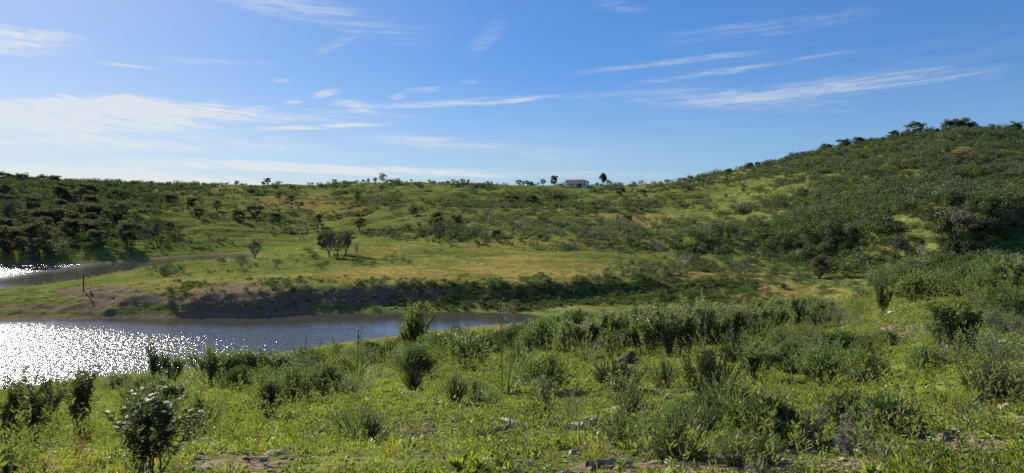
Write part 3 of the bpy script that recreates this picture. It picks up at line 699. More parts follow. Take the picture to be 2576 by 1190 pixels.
def near_label(nm, u, v, marks, tries=6):
    """say which one by the nearest thing one can find in the photo"""
    ds = sorted(marks, key=lambda m: math.hypot(u - m[0], (v - m[1]) * 2.2))[:tries]
    for mu, mv, h in ds:
        du, dv = u - mu, (v - mv) * 2.2; side = ('right of ' if du > 0 else 'left of ') if abs(du) > abs(dv) else ('below ' if dv > 0 else 'above ')
        for ext in (('just ', '') if math.hypot(du, dv) < 60 else ('', 'some way ')):
            l = f'{nm} {ext}{side}{h}'
            if l not in used_labels and len(l.split()) <= 16: used_labels.add(l); return l
    return None
HILLMARKS = [(85, 600, 'the big round oak at the left edge'), (302, 540, 'the wide oak on the left slope'), (318, 590, 'the dense low oak on the left slope'), (200, 500, 'the top of the left wood'),
 (335, 465, 'the first of three skyline trees'), (425, 466, 'the third of three skyline trees'), (410, 580, 'the slim leaning tree on the left slope'), (596, 458, 'the lone tree on the left skyline'),
 (673, 455, 'the flat-topped skyline tree'), (640, 635, 'the twiggy tree by the inlet end'), (610, 665, 'the angular shrubby tree on the spit'), (850, 610, 'the meadow tree clump'), (725, 575, 'the two smooth round bushes'),
 (731, 505, 'the oak on the bare stripe'), (835, 465, 'the pair of trees in the skyline dip'), (963, 455, 'the biggest skyline oak'), (900, 495, 'the lone grey oak high on the slope'), (904, 570, 'the dark oak in the gully'),
 (1125, 560, 'the oaks of the central gully'), (1164, 468, 'the wide tree before the skyline dip'), (1320, 470, 'the row of four trees by the farmhouse'), (1450, 468, 'the farmhouse'), (1519, 460, 'the tall tree by the farmhouse'),
 (1499, 510, 'the wide leafless tree below the farmhouse'), (1554, 555, 'the tall thin leafless tree'), (1105, 590, 'the half-leafed tree behind the meadow'), (1230, 550, 'the grey leafless tree in scrub'), (1010, 655, 'the pale bushes of the stony patch'),
 (1047, 710, 'the dark bush on the bank crest'), (1395, 615, 'the big bush in the scarp shadow'), (1655, 625, 'the leafless tree over the scarp'), (1640, 690, 'the round bush group'), (1720, 655, 'the bare flat-topped tree'),
 (1678, 470, 'the lone bush where hill meets ridge'), (1832, 435, 'the dense tree low on the crest'), (1962, 400, 'the bare snag on the crest'), (2020, 395, 'the bright wide tree on the crest'), (2078, 385, 'the broad dark tree on the crest'),
 (2246, 350, 'the first umbrella oak'), (2302, 335, 'the tall umbrella oak'), (2350, 352, 'the red earth patch'), (2420, 335, 'the summit oak clump'), (2497, 335, 'the pale tree by the summit'), (2556, 345, 'the last oak on the summit'),
 (2390, 380, 'the lower red earth streak'), (2180, 460, 'the thin grey tree high on the hill'), (2070, 500, 'the small dark tree on the open face'), (2087, 600, 'the grey-green oak left of the shade'), (2155, 575, 'the wide grey thicket tree'),
 (2409, 550, 'the large grey leafless tree'), (2545, 545, 'the grey tree by the right edge'), (2322, 635, 'the pale leafless tree in shade'), (2258, 630, 'the thin leafless tree in shade'), (2063, 680, 'the rounded oak in the hollow'), (1865, 690, 'the tall bush in the hollow')]
def zone(u, v):
    if u < 640: return 'on the far left slope'
    if v > 700: return 'in the hollow behind the bank'
    if u > 2050: return 'on the right hill'
    return 'on the slope left of the right hill' if u > 1500 else 'on the middle slopes'
palez = .12 + .6 * gb(1420, 575, 260, 40) + .3 * gb(1750, 560, 300, 50)
PK = np.where(rg.random(len(X)) < palez, rg.integers(8, 10, len(X)), rg.integers(0, 8, len(X)))
for i in big:
    k = int(PK[i]); px = hgt[i] / Y[i]; sz = 'big' if px > np.median((hgt / Y)[big]) * 1.15 else 'small'
    cname = 'pale grey-green' if k > 7 else ('dark green' if k % 3 else 'mid green'); zz = zone(U[i], V[i]); nm = f'{sz} {cname} shrub'
    lab = near_label(nm, U[i], V[i], HILLMARKS, 9) or f'{nm} among many {zz}'
    s = float(hgt[i]); spawn(SCRUB[k], 'hillside_shrub', (X[i], Y[i], Z[i] - .04), (s * rg.uniform(.9, 1.3), s * rg.uniform(.9, 1.3), s),
        (0, 0, rg.uniform(0, 6.28)), lab, 'shrub', f'{nm}s {zz}')
scatter('hillside_scrub', 'dense low scrub covering the hillsides', SCRUB, X[rest], Y[rest], hgt[rest], 7, .04, .06, pick=PK[rest])
# coarse grass on the far meadow and slopes
TUFT = []
for i in range(5):
    r = np.random.default_rng(300 + i); mb = MB()
    for k in range(34):
        d = rdir(r, 0, 60); p = r.normal(size=3) * [.35, .35, 0]; leaves(mb, [p], [d], r.uniform(.14, .34), .045, r, .2)
    TUFT.append(mb.mesh('tuft', [M['straw'] if i == 4 else M['dryish']]))
X, Y = field(90000, 72, 330, 3)
Z = terrain(X, Y); S = sample(GS, X, Y); U = U0 + X / Y * FPX; V = V0 + (EYE - Z) / Y * FPX
pr = np.where(Z > .35, .25 + .5 * (fbm(X / 5, Y / 5, 77, 3) > .05), 0) * np.where((S > 7.6) & (S < 10.2) & (U > 500), .25, 1) * (1 - .9 * gb(260, 735, 110, 13))
k = (np.random.default_rng(9).random(len(X)) < pr) & ~hidden(X, Y, .25)
print('tufts', k.sum())
scatter('meadow_grass', 'coarse grass tufts on the far meadow', TUFT, X[k], Y[k], np.random.default_rng(4).uniform(.45, 1.05, k.sum()), 8, .02)

MDK = [p_scrub(170 + i, M['scrub2' if i % 2 else 'lav'], 120, .16, .9, .4) for i in range(3)]
X, Y = field(30000, 74, 240, 6); Z = terrain(X, Y); S = sample(GS, X, Y); U = U0 + X / Y * FPX; V = V0 + (EYE - Z) / Y * FPX
k = (np.random.default_rng(12).random(len(X)) < .9 * smooth(-.02, .4, fbm(X / 9, Y / 4, 78, 3))) & (Z > .5) & (S > 10) & ~hidden(X, Y, .25); print('meadow weeds', k.sum())
scatter('meadow_weeds', 'low dark green weeds spread over the far meadow', MDK, X[k], Y[k], np.random.default_rng(14).lognormal(0, .35, k.sum()) * .30, 15, .02)
X, Y = field(90000, 78, 140, 16); S = sample(GS, X, Y); U = U0 + X / Y * FPX; sl = (terrain(X, Y + .6) - terrain(X, Y - .6)) / 1.2
k = (np.random.default_rng(17).random(len(X)) < .045 * np.sqrt(1 + sl ** 2) * smooth(.12, .45, sl) * 2.2) & (S > 11.8) & (S < 16) & (U > 1700); print('scarp', k.sum())
scatter('scarp_scrub', 'dark tangled scrub covering the steep shaded foot of the right hill', SCRUB[:8], X[k], Y[k], np.random.default_rng(18).uniform(.8, 1.7, k.sum()), 19, .15, .25)
# ================================================================ trees
OAK = [p_tree(200 + i, M['oak'], flat=.5 + .1 * (i % 3), trunk=.24 + .05 * (i % 3), nclump=44, per=44, wide=.60 + .07 * (i % 3)) for i in range(5)]
OAKB = [p_tree(220 + i, M['oak'], flat=.8, trunk=.10, nclump=60, per=50, wide=.55) for i in range(3)]        # dense to the ground
OAKL = [p_tree(230 + i, M['oak_pale'], flat=.7, trunk=.22, nclump=44, per=26, wide=.54) for i in range(3)]     # greyer, taller
BARE = [p_bare(240 + i, 260 + 260 * (i % 2)) for i in range(4)]
GUM = [p_tree(250 + i, M['oak_pale'], flat=.9, trunk=.30, nclump=44, per=60, wide=.30, lean=3) for i in range(2)]
tr_rng = random.Random(3)
def far_at(u, v, lo, hi, ridge=False):
    """ground at bearing u between lo and hi metres that appears at row v (or the skyline there)"""
    Y = np.geomspace(lo, hi, 2500); X = (u - U0) / FPX * Y; Z = terrain(X, Y); vv = V0 + (EYE - Z) / Y * FPX
    run = np.minimum.accumulate(vv); vis = vv <= run + .6
    if ridge: k = int(np.argmin(vv)); k = max(0, k - 8); return X[k], Y[k], Z[k]
    c = np.where(vis, np.abs(vv - v), 1e3 + np.abs(vv - v)); k = int(np.argmin(c)); return X[k], Y[k], Z[k]
def tree(protos, k, u, v, hpx, wf, label, group=None, name='oak_tree', cat='tree', ridge=False, lo=74, hi=520, sink=.1):
    x, y, z = far_at(u, v, lo, hi, ridge); h = hpx / FPX * y
    return spawn(protos[k % len(protos)], name, (x, y, z - sink), (h * wf, h * wf, h), (0, 0, tr_rng.uniform(0, 6.28)), label, cat, group)
SKY = 'trees standing along the far skyline'
for k, (u, h, w, kind, lab) in enumerate([
 (335, 13, 1.1, OAK, 'small round-headed tree on the skyline, leftmost of three spaced out above the inlet'),
 (379, 13, 1.15, OAK, 'small mushroom-shaped tree on the skyline, middle of three above the inlet'),
 (425, 10, 1.3, OAK, 'low flat-topped tree on the skyline, rightmost of three above the inlet'),
 (596, 10, 1.3, OAK, 'small lone dark tree where the left skyline starts to rise'),
 (673, 17, 1.1, OAK, 'small flat-topped tree on the skyline above its bushy neighbour'),
 (662, 9, 1.3, OAKB, 'low bushy tree tucked left of the flat-topped skyline tree'),
 (787, 7, 1.5, OAK, 'tiny flat dark tree alone on the dip of the skyline'),
 (826, 12, 1.0, BARE, 'thin sparse tree on the skyline left of a darker round one'),
 (843, 13, 1.3, OAK, 'dark round tree on the skyline right of a sparse one'),
 (914, 9, 1.1, OAK, 'small tree starting the row left of the big skyline oak'),
 (927, 11, .9, OAK, 'narrow tree, second in the row left of the big skyline oak'),
 (943, 14, 1.0, OAK, 'rounded tree just left of the big skyline oak'),
 (963, 23, 1.0, OAKL, 'biggest dark oak on the middle skyline, with a thick square crown'),
 (1035, 7, 1.2, OAK, 'tiny shrubby tree on the rise right of the big skyline oak'),
 (1080, 9, 1.0, OAK, 'small dark tree on the slope going down right of the big skyline oak'),
 (1092, 8, 1.0, OAK, 'second small dark tree going down right of the big skyline oak'),
 (1120, 8, 1.2, BARE, 'pale twiggy tree on the skyline between two dark pairs'),
 (1150, 9, 1.1, OAK, 'small dark tree beside a wider one before the skyline dips'),
 (1164, 12, 1.4, OAK, 'wide dark tree on the skyline before it dips'),
 (1178, 10, .9, OAK, 'narrow dark tree right of the wide one before the skyline dips'),
 (1194, 10, .6, BARE, 'thin bare upright tree in the dip of the skyline'),
 (1268, 6, 1.2, OAK, 'very small tree just left of the four trees in a row'),
 (1305, 14, 1.2, OAK, 'umbrella-shaped tree, first of the row of four left of the farmhouse'),
 (1316, 11, 1.0, OAK, 'second tree of the row of four left of the farmhouse'),
 (1327, 13, 1.1, OAK, 'third and widest tree of the row of four left of the farmhouse'),
 (1340, 8, 1.1, OAKB, 'small bushy last tree of the row of four left of the farmhouse')]):
    tree(kind, k, u, 460, h, w, lab, SKY, ridge=True, lo=300, name='oak_tree' if kind is not BARE else 'bare_tree')
tree(OAKL, 1, 1367, 474, 17, 1.0, 'airy tree on the skyline between the row of four and the farmhouse', ridge=True, lo=300)
tree(OAKB, 2, 1394, 476, 24, .95, 'large dense round tree next to the farmhouse, on its left', ridge=True, lo=300)
tree(GUM, 0, 1519, 472, 32, .85, 'tall grey-green tree standing right of the farmhouse, tallest on the ridge', ridge=True, lo=300, name='gum_tree')
tree(OAKL, 2, 1531, 470, 15, 1.3, 'low rounded tree at the foot of the tall tree right of the farmhouse', ridge=True, lo=300)
tree(OAKB, 0, 1502, 472, 9, 1.3, 'small dark round tree between the farmhouse and the tall tree', ridge=True, lo=300)
HILLTOP = 'trees along the crest of the right hill'
for k, (u, h, w, kind, lab) in enumerate([
 (1678, 10, 1.5, OAKB, 'lone dark bush-like tree where the right hill meets the far ridge'),
 (1722, 9, 1.8, OAKB, 'low dark wide tree at the very start of the right hill crest'),
 (1760, 9, 1.4, OAK, 'small grey tree low on the crest of the right hill'),
 (1800, 11, 1.3, OAK, 'small dark tree low on the crest, left of a denser one'),
 (1832, 15, 1.4, OAKB, 'dense dark tree low on the crest of the right hill'),
 (1886, 17, 1.3, OAKB, 'dark rounded tree on the crest, left of a twiggy group'),
 (1908, 15, 1.4, OAK, 'open-crowned dark tree just right of the rounded crest tree'),
 (1928, 14, 1.3, OAK, 'ragged tree on the crest below the dead snag'),
 (1962, 20, .8, BARE, 'bare forked snag on the crest of the right hill'),
 (1982, 15, 1.4, OAK, 'low spreading tree right of the bare snag'),
 (2020, 17, 1.7, OAKL, 'bright grey-green wide tree on the mid crest'),
 (2078, 24, 1.4, OAKB, 'broad dark tree on the crest, bigger than its left neighbour'),
 (2122, 25, 1.2, OAK, 'tree with a gnarled open crown on the mid crest'),
 (2160, 22, 1.5, OAKB, 'wide dense tree right of the gnarled one on the crest'),
 (2192, 15, 1.3, OAK, 'small tree on the crest left of the two umbrella trees'),
 (2218, 14, 1.2, OAK, 'smaller tree close beside the umbrella tree on the upper crest'),
 (2246, 27, 1.25, OAK, 'first umbrella-shaped oak on the upper crest'),
 (2302, 38, 1.15, OAK, 'tall umbrella-shaped oak left of the red earth patch'),
 (2280, 20, 1.3, OAKB, 'low dense oak under the tall umbrella-shaped one'),
 (2385, 33, 1.3, OAKB, 'left part-crown oak of the big dark clump at the summit'),
 (2420, 38, 1.35, OAKB, 'biggest dark oak in the clump at the summit'),
 (2450, 30, 1.2, OAK, 'right-hand oak of the dark clump at the summit'),
 (2497, 25, .8, OAKL, 'pale small round-headed tree alone right of the summit clump'),
 (2530, 14, 1.2, OAKL, 'low pale tree left of the last dark oak on the summit'),
 (2556, 32, 1.35, OAKB, 'dense dark oak at the right end of the summit')]):
    tree(kind, k, u, 400, h, w, lab, HILLTOP, ridge=True, lo=150, name='bare_tree' if kind is BARE else 'oak_tree', sink=.35)
for k, (u, v, h, w, kind, lab) in enumerate([
 (85, 655, 96, .95, OAK, 'big dark round-crowned oak above the far water at the left edge'),
 (302, 560, 54, 1.25, OAK, 'wide dark oak with a visible trunk halfway up the left slope'),
 (318, 616, 60, 1.15, OAKB, 'dense dark oak low on the left slope, just below the wide one'),
 (150, 512, 46, 1.3, OAKB, 'dark spreading tree in the upper part of the left wood'),
 (200, 520, 48, 1.2, OAK, 'dark spreading tree at the right of the left wood, near its top'),
 (232, 560, 46, 1.1, OAKB, 'bushy oak at the right edge of the left wood'),
 (175, 600, 50, 1.3, OAKB, 'wide low oak in the middle of the left wood'),
 (240, 618, 40, 1.3, OAKB, 'low rounded oak just above the inlet, right of the big one'),
 (150, 478, 20, 1.3, OAKB, 'dark tree on the skyline at the end of the left wood'),
 (397, 600, 46, .7, OAKL, 'slim tree with a bare leaning trunk on the grassy left slope'),
 (426, 590, 34, .8, OAK, 'small upright tree right of the slim leaning one'),
 (232, 474, 14, 1.5, OAKB, 'low dark tree near the skyline above the left wood'),
 (30, 560, 60, 1.1, OAKL, 'tall greyish oak at the left border of the wood'),
 (20, 640, 70, 1.0, OAKB, 'dark bulky oak at the left border, low by the water')]):
    tree(kind, k + 1, u, v, h, w, lab, lo=140)
wr = random.Random(12); WOOD = 'oaks crowded in the left wood'
for k in range(34):
    u = wr.uniform(-10, 245); v = wr.uniform(474, 640) if u < 150 else wr.uniform(500, 600)
    band = 'top' if v < 530 else ('middle' if v < 590 else 'foot'); kk = wr.choice([0, 0, 1]); w = wr.uniform(1.2, 1.8)
    tree([OAKB, OAK][kk], k, u, v, wr.uniform(24, 44), w, near_label(['dense', 'open-crowned'][kk] + ' dark oak of the left wood', u, v - 12, HILLMARKS[:9], 6) or f'dark {["dense", "open"][kk]} oak crowded in the {band} of the left wood', WOOD + ' at its ' + band + (', dense' if kk == 0 else ', open'), lo=140)
for k in range(9):
    tree(OAKB, k, 5 + k * 17 + wr.uniform(-5, 5), 460, wr.uniform(16, 26), 1.4, f'dark oak in the far left skyline tree line, {["first", "second", "third", "fourth", "fifth", "sixth", "seventh", "eighth", "ninth"][k]} from the left edge', 'oaks on the far left skyline', ridge=True, lo=250)
MID = 'scattered trees on the middle hillside'
for k, (u, v, h, w, kind, lab) in enumerate([
 (900, 508, 30, .95, OAKL, 'grey round-crowned oak alone high on the middle hillside'),
 (731, 514, 24, 1.2, OAK, 'dark oak on the bare stripe, left of its lower twin'),
 (752, 524, 18, 1.4, OAK, 'flat small oak just right and below a darker one'),
 (701, 506, 26, .8, OAK, 'narrow oak above the pair on the bare stripe'),
 (904, 582, 34, 1.1, OAK, 'dark oak in the gully right of the middle hillside'),
 (798, 572, 34, .9, OAK, 'upright dark oak at the foot of the middle hillside'),
 (640, 545, 30, 1.4, OAKB, 'bushy tree in the thicket between the inlet and the middle hillside'),
 (690, 560, 26, 1.8, OAKB, 'wide dark thicket oak above two round bushes'),
 (600, 560, 34, 1.2, OAKB, 'dark oak at the left end of the thicket'),
 (545, 530, 28, 1.2, OAKL, 'greyish oak on the slope left of the thicket'),
 (430, 515, 28, 1.6, OAKB, 'broad oak in the shaded gully of the left slope'),
 (480, 520, 24, 1.4, OAKB, 'second broad oak in the shaded gully of the left slope'),
 (500, 548, 28, 1.2, OAKB, 'bushy oak lower down in the shaded gully'),
 (1100, 560, 28, 1.6, OAKB, 'dark wide oak in the central gully'),
 (1150, 566, 26, 1.5, OAKB, 'low dark oak at the right end of the central gully'),
 (1040, 545, 24, 1.2, OAK, 'smaller oak up the central gully'),
 (960, 480, 14, 1.1, OAKL, 'pale oak under the biggest skyline oak'),
 (1060, 478, 14, 1.2, OAK, 'dark small oak below the middle skyline, right of the biggest one'),
 (1290, 515, 26, 1.4, OAKB, 'oak in the dark valley left of the farmhouse ridge'),
 (1340, 512, 22, 1.4, OAKB, 'rounded oak in the dark valley below the farmhouse'),
 (1400, 508, 20, 1.5, OAKB, 'low rounded oak in the dark valley right below the farmhouse'),
 (1560, 490, 20, 1.5, OAKB, 'dark oak below the ridge right of the farmhouse'),
 (1620, 492, 16, 1.6, OAKB, 'low oak on the shoulder right of the farmhouse ridge'),
 (1499, 523, 36, 1.0, BARE, 'leafless wide tree standing on the near crest below the farmhouse'),
 (1568, 511, 28, .9, BARE, 'leafless thin tree right of the wide leafless one'),
 (1554, 572, 42, .55, BARE, 'tall thin leafless tree on the grassy slope'),
 (1500, 608, 36, .8, BARE, 'small leafless tree on the pale grass strip'),
 (1720, 674, 42, 1.3, BARE, 'bare tree with a flat spreading top above the round bushes'),
 (1592, 674, 34, .9, BARE, 'crooked bare small tree behind the round bushes'),
 (1230, 560, 44, 1.2, BARE, 'grey leafless tree among scrub right of the central gully'),
 (1190, 600, 40, 1.0, BARE, 'grey twiggy tree at the back of the meadow'),
 (1105, 604, 48, .8, OAKL, 'grey half-leafed tree at the back edge of the meadow'),
 (985, 592, 20, 1.2, OAKL, 'small grey-green tree at the back of the meadow'),
 (1310, 585, 36, 1.4, BARE, 'low leafless tree in the tall scrub of the centre'),
 (1450, 640, 40, 1.2, BARE, 'bushy leafless tree behind the meadow scarp'),
 (1655, 640, 40, 1.2, BARE, 'leafless bush-like tree over the dark scarp'),
 (2409, 586, 76, .85, BARE, 'large grey leafless tree on the shaded right slope'),
 (2545, 566, 50, .9, BARE, 'grey leafless tree by the right edge on the shaded slope'),
 (2322, 655, 52, .9, BARE, 'pale leafless tree in the shade at the foot of the right hill'),
 (2258, 652, 58, .8, BARE, 'thin leafless tree left of the pale one at the foot of the right hill'),
 (2155, 588, 40, 1.5, BARE, 'wide grey leafless thicket tree on the lower right slope'),
 (2200, 590, 34, 1.2, BARE, 'grey leafless tree between the wide thicket and the shade'),
 (2087, 624, 62, .95, OAKL, 'grey-green oak on the slope left of the shaded foot'),
 (2063, 700, 60, .9, OAKB, 'rounded dark oak in the hollow before the right hill'),
 (1580, 560, 20, 1.4, OAKB, 'dark low tree in scrub below the leafless trees'),
 (2070, 505, 20, 1.4, OAKB, 'dark small tree on the open face of the right hill'),
 (2180, 470, 22, 1.5, BARE, 'grey thin tree on the upper face of the right hill'),
 (2300, 700, 44, 1.1, OAKB, 'dark oak in the hollow under the pale leafless tree'),
 (2480, 600, 44, 1.6, OAKB, 'broad dark oak in the shade between the grey leafless trees'),
 (1250, 600, 24, 1.5, OAKB, 'low dark oak bush on the scrub edge of the meadow')]):
    nm = 'bare_tree' if kind is BARE else 'oak_tree'
    tree(kind, k, u, v, h, w, lab, MID, name=nm)
for u, v, h, w, kind, lab in [
 (829, 646, 72, .62, OAKL, 'left tall leafy tree of the clump standing in the meadow'),
 (868, 644, 66, .62, OAKL, 'right tall leafy tree of the clump standing in the meadow'),
 (850, 640, 58, .7, OAKL, 'middle tree of the clump in the meadow, behind the other two'),
 (812, 628, 44, .8, OAKB, 'low left side tree of the clump in the meadow'),
 (897, 655, 52, .5, BARE, 'small crooked bare tree at the right foot of the meadow clump'),
 (641, 652, 52, .8, OAKL, 'open twiggy tree by the end of the far inlet'),
 (610, 682, 56, .7, BARE, 'dark angular shrubby tree on the spit, nearest to the inlet')]:
    tree(OAKL if kind is OAKL else kind, int(u), u, v, h, w, lab, name='bare_tree' if kind is BARE else 'meadow_tree', hi=260)
# rounded bushes that stand out on the meadow and the slopes behind the bank
BUSHF = [p_scrub(140 + i, M['scrub2'] if i % 2 else M['scrub'], 420, .10, .75, .15) for i in range(4)]
PALEF = [p_scrub(150 + i, M['pale_scrub'], 330, .12, .6, .7) for i in range(2)]
for k, (u, v, h, w, kind, lab) in enumerate([
 (1047, 719, 28, 1.7, BUSHF, 'dark bush right on the crest of the dark bank'),
 (1085, 716, 14, 1.8, BUSHF, 'low bush beside the dark one on the bank crest'),
 (1010, 664, 22, 1.4, PALEF, 'pale bush in the middle of the stony meadow patch'),
 (986, 664, 26, .7, PALEF, 'slim pale bush left of the stony meadow patch'),
 (1030, 668, 18, 1.4, PALEF, 'pale low bush right of the stony meadow patch'),
 (905, 668, 18, 1.9, BUSHF, 'dark low bush at the foot of the meadow tree clump'),
 (611, 690, 18, 1.8, PALEF, 'greyish bush at the foot of the angular shrubby tree'),
 (478, 697, 18, 1.2, BUSHF, 'rounded low bush on the spit nearest the far inlet'),
 (380, 698, 16, 1.0, BUSHF, 'small green bush on the spit left of the orange grass'),
 (700, 583, 28, 2.1, BUSHF, 'left of two big smooth round bushes at the foot of the middle hillside'),
 (748, 588, 22, 2.2, BUSHF, 'right of two big smooth round bushes at the foot of the middle hillside'),
 (1395, 628, 34, 1.9, BUSHF, 'big dark round bush in the scarp shadow behind the meadow'),
 (1345, 626, 28, 1.7, BUSHF, 'dark bush left of the big round one in the scarp shadow'),
 (1440, 630, 26, 1.8, BUSHF, 'dark bush right of the big round one in the scarp shadow'),
 (1510, 632, 22, 2.0, BUSHF, 'low dark bush further along the scarp shadow'),
 (1570, 634, 24, 1.9, BUSHF, 'low dark bush between two bare trees in the scarp shadow'),
 (1532, 700, 30, 1.5, BUSHF, 'leftmost round bush of the group right of the orange grass'),
 (1600, 706, 34, 1.5, BUSHF, 'round bush in the middle of the group right of the orange grass'),
 (1640, 694, 40, 1.7, BUSHF, 'largest rounded bush of the group right of the orange grass'),
 (1648, 714, 28, 1.5, BUSHF, 'lower rounded bush under the largest of the group'),
 (1685, 704, 30, 1.2, BUSHF, 'bright-topped round bush at the right of the group'),
 (1555, 664, 34, .8, PALEF, 'upright pale bush behind the round group'),
 (1700, 690, 24, 1.4, BUSHF, 'dark bush behind the bright-topped one'),
 (1790, 715, 30, 1.4, BUSHF, 'rounded dark bush between the group and the hollow'),
 (1865, 705, 40, 1.2, BUSHF, 'taller bush in the hollow left of the right hill'),
 (1930, 720, 34, 1.4, BUSHF, 'rounded bush in the hollow, beside the taller one')]):
    x, y, z = far_at(u, v, 74, 260); s = h / FPX * y
    spawn(kind[k % len(kind)], 'round_bush', (x, y, z - .05), (s * w * .8, s * w * .8, s * 1.1), (0, 0, tr_rng.uniform(0, 6)), lab, 'bush', 'round bushes on the meadow and slopes')

# ================================================================ post and its stone
def box(mb, x0, x1, y0, y1, z0, z1, mi=0):
    V = [[x, y, z] for z in (z0, z1) for y in (y0, y1) for x in (x0, x1)]
    F = [[0, 2, 3], [0, 3, 1], [4, 5, 7], [4, 7, 6], [0, 1, 5], [0, 5, 4], [2, 6, 7], [2, 7, 3], [0, 4, 6], [0, 6, 2], [1, 3, 7], [1, 7, 5]]
    mb.add(V, F, mi)
rust = plain_mat('rusty_iron', (.030, .018, .014), (.085, .042, .028), 9, .8, .3, .004)
px_, py_, pz_ = far_at(210, 735, 76, 100)
mb = MB(); tube(mb, [[0, 0, -.3], [0, 0, .7], [.012, 0, 1.5], [.02, 0, 2.18]], .075, 8); pm = mb.mesh('post', [rust])
mb = MB(); tube(mb, [[.02, 0, 2.17], [.02, 0, 2.20], [.02, 0, 2.27], [.02, 0, 2.29]], [.02, .095, .095, .02], 8); cm = mb.mesh('cap', [rust])
spawn(dict(shaft=pm, cap=cm), 'iron_post', (px_, py_, pz_), 1.0, (0, R(-.6), 0), 'dark rusty upright post standing in the bare gravel patch on the spit', 'post')
sx, sy, sz = far_at(227, 739, 76, 100)
spawn(stone_mesh(7, .75, 2, 'palestone'), 'rock', (sx, sy, sz + .15), .30, (.3, .9, .4), 'pale rock with a dark underside lying beside the rusty post', 'rock')

# ================================================================ farmhouse on the ridge
white = plain_mat('limewash_wall', (.84, .84, .83), (.88, .87, .86), .8, .9, .2, contrast=(.2, .8))
tile = plain_mat('clay_roof_tiles', (.10, .045, .035), (.16, .075, .055), 1.4, .85, .2, .02)
glass = plain_mat('dark_window_glass', (.03, .035, .04), (.05, .055, .06), 1, .15, .5)
woodd = plain_mat('brown_door', (.06, .04, .03), (.09, .06, .04), 3, .7)
hx, hy, hz = far_at(1452, 470, 380, 520, ridge=True); hy -= 8; hx = (1452 - U0) / FPX * hy; hz = z_at(hx, hy) + .1
print('house', hx, hy, hz)
def quad_roof(x0, x1, y0, y1, z0, zr, hip, over=.35):
    x0, x1, y0, y1 = x0 - over * .4, x1 + over, y0 - over, y1 + over; ym = (y0 + y1) / 2; th = .18; mb = MB()
    top = [[x0, y0, z0], [x1, y0, z0], [x1, y1, z0], [x0, y1, z0], [x0, ym, zr], [x1 - hip, ym, zr]]; lo = [[a, b, c - th] for a, b, c in top]
    F = [[0, 1, 5], [0, 5, 4], [2, 3, 4], [2, 4, 5], [1, 2, 5], [6, 11, 7], [6, 10, 11], [8, 10, 9], [8, 11, 10], [7, 11, 8], [0, 4, 10], [0, 10, 6], [4, 3, 9], [4, 9, 10], [0, 6, 7], [0, 7, 1], [1, 7, 8], [1, 8, 2], [2, 8, 9], [2, 9, 3]]
    mb.add(top + lo, F); return mb.mesh('roof', [tile])
K = hy / 500.0
house = bpy.data.objects.new('farmhouse', None); ROOT.objects.link(house); house.location = (hx, hy, hz); house.rotation_euler = (0, 0, R(-18)); house.scale = (K * 1.13,) * 3
tag(house, 'long white farmhouse with a dark red tiled roof on the far ridge', 'farmhouse')
def hpart(mb_or_me, name, mat=None, parent=house):
    me = mb_or_me if mat is None else mb_or_me.mesh(name, [mat]); o = bpy.data.objects.new(name, me); ROOT.objects.link(o); o.parent = parent; return o
mb = MB(); box(mb, -6.8, 6.8, -3.4, 3.4, -1.5, 2.9)
mb.add([[-6.8, -3.4, 2.9], [-6.8, 3.4, 2.9], [-6.8, 0, 4.25], [-6.6, -3.4, 2.9], [-6.6, 3.4, 2.9], [-6.6, 0, 4.25]], [[0, 2, 1], [3, 4, 5], [0, 3, 5], [0, 5, 2], [1, 2, 5], [1, 5, 4]])
hpart(mb, 'wall', white); hpart(quad_roof(-6.8, 6.8, -3.4, 3.4, 3.02, 4.45, 2.6), 'roof')
mb = MB(); box(mb, -9.6, -6.8, -1.9, 1.9, -1.5, 2.55); ax_ = hpart(mb, 'annex', white)
mb = MB(); box(mb, -9.8, -6.8, -2.1, 2.1, 2.551, 2.75); hpart(mb, 'annex_roof', tile, ax_)
mb = MB(); tube(mb, [[1.5, .6, 3.8], [1.5, .6, 5.0]], .32, 4); hpart(mb, 'chimney', white)
for wx, ww in ((-4.9, 1.0), (-.9, .8), (1.4, .8), (5.2, 1.1)):
    mb = MB(); box(mb, wx - ww / 2, wx + ww / 2, -3.47, -3.40, .95, 2.05); f = hpart(mb, 'window', glass)
    mb = MB(); box(mb, wx - ww / 2 - .1, wx + ww / 2 + .1, -3.52, -3.41, .82, .95); hpart(mb, 'sill', white, f)
for wx in (-3.1, 3.3):
    mb = MB(); box(mb, wx - .5, wx + .5, -3.46, -3.40, -.1, 2.1); hpart(mb, 'door', woodd)
for wy in (-1.6, 1.5):
    mb = MB(); box(mb, -6.87, -6.80, wy - .45, wy + .45, 1.0, 2.0); hpart(mb, 'window', glass)
def rwall(u0, u1, v, h, lab, back=4.0):
    y = hy - back; xa, xb = (u0 - U0) / FPX * y, (u1 - U0) / FPX * y; mb = MB(); n = max(2, int((xb - xa) / 2)); xs = np.linspace(xa, xb, n + 1)
    for i in range(n):
        za = min(z_at(xs[i], y), z_at(xs[i + 1], y)); box(mb, xs[i] - (xa + xb) / 2, xs[i + 1] - (xa + xb) / 2 - .002, -.18, .18, za - hz - .6, za - hz + h)
    o = bpy.data.objects.new('garden_wall', mb.mesh('garden_wall', [white])); ROOT.objects.link(o); o.location = ((xa + xb) / 2, y, hz); tag(o, lab, 'wall')
rwall(1402, 1420, 0, 1.3, 'low white wall running left from the farmhouse corner', 3)
rwall(1432, 1449, 0, 1.0, 'low white wall in front of the farmhouse, left of the small dark tree', 9)
rwall(1462, 1474, 0, .9, 'low white wall in front of the farmhouse, right of the small dark tree', 9)
x, y = (1456 - U0) / FPX * (hy - 12), hy - 12
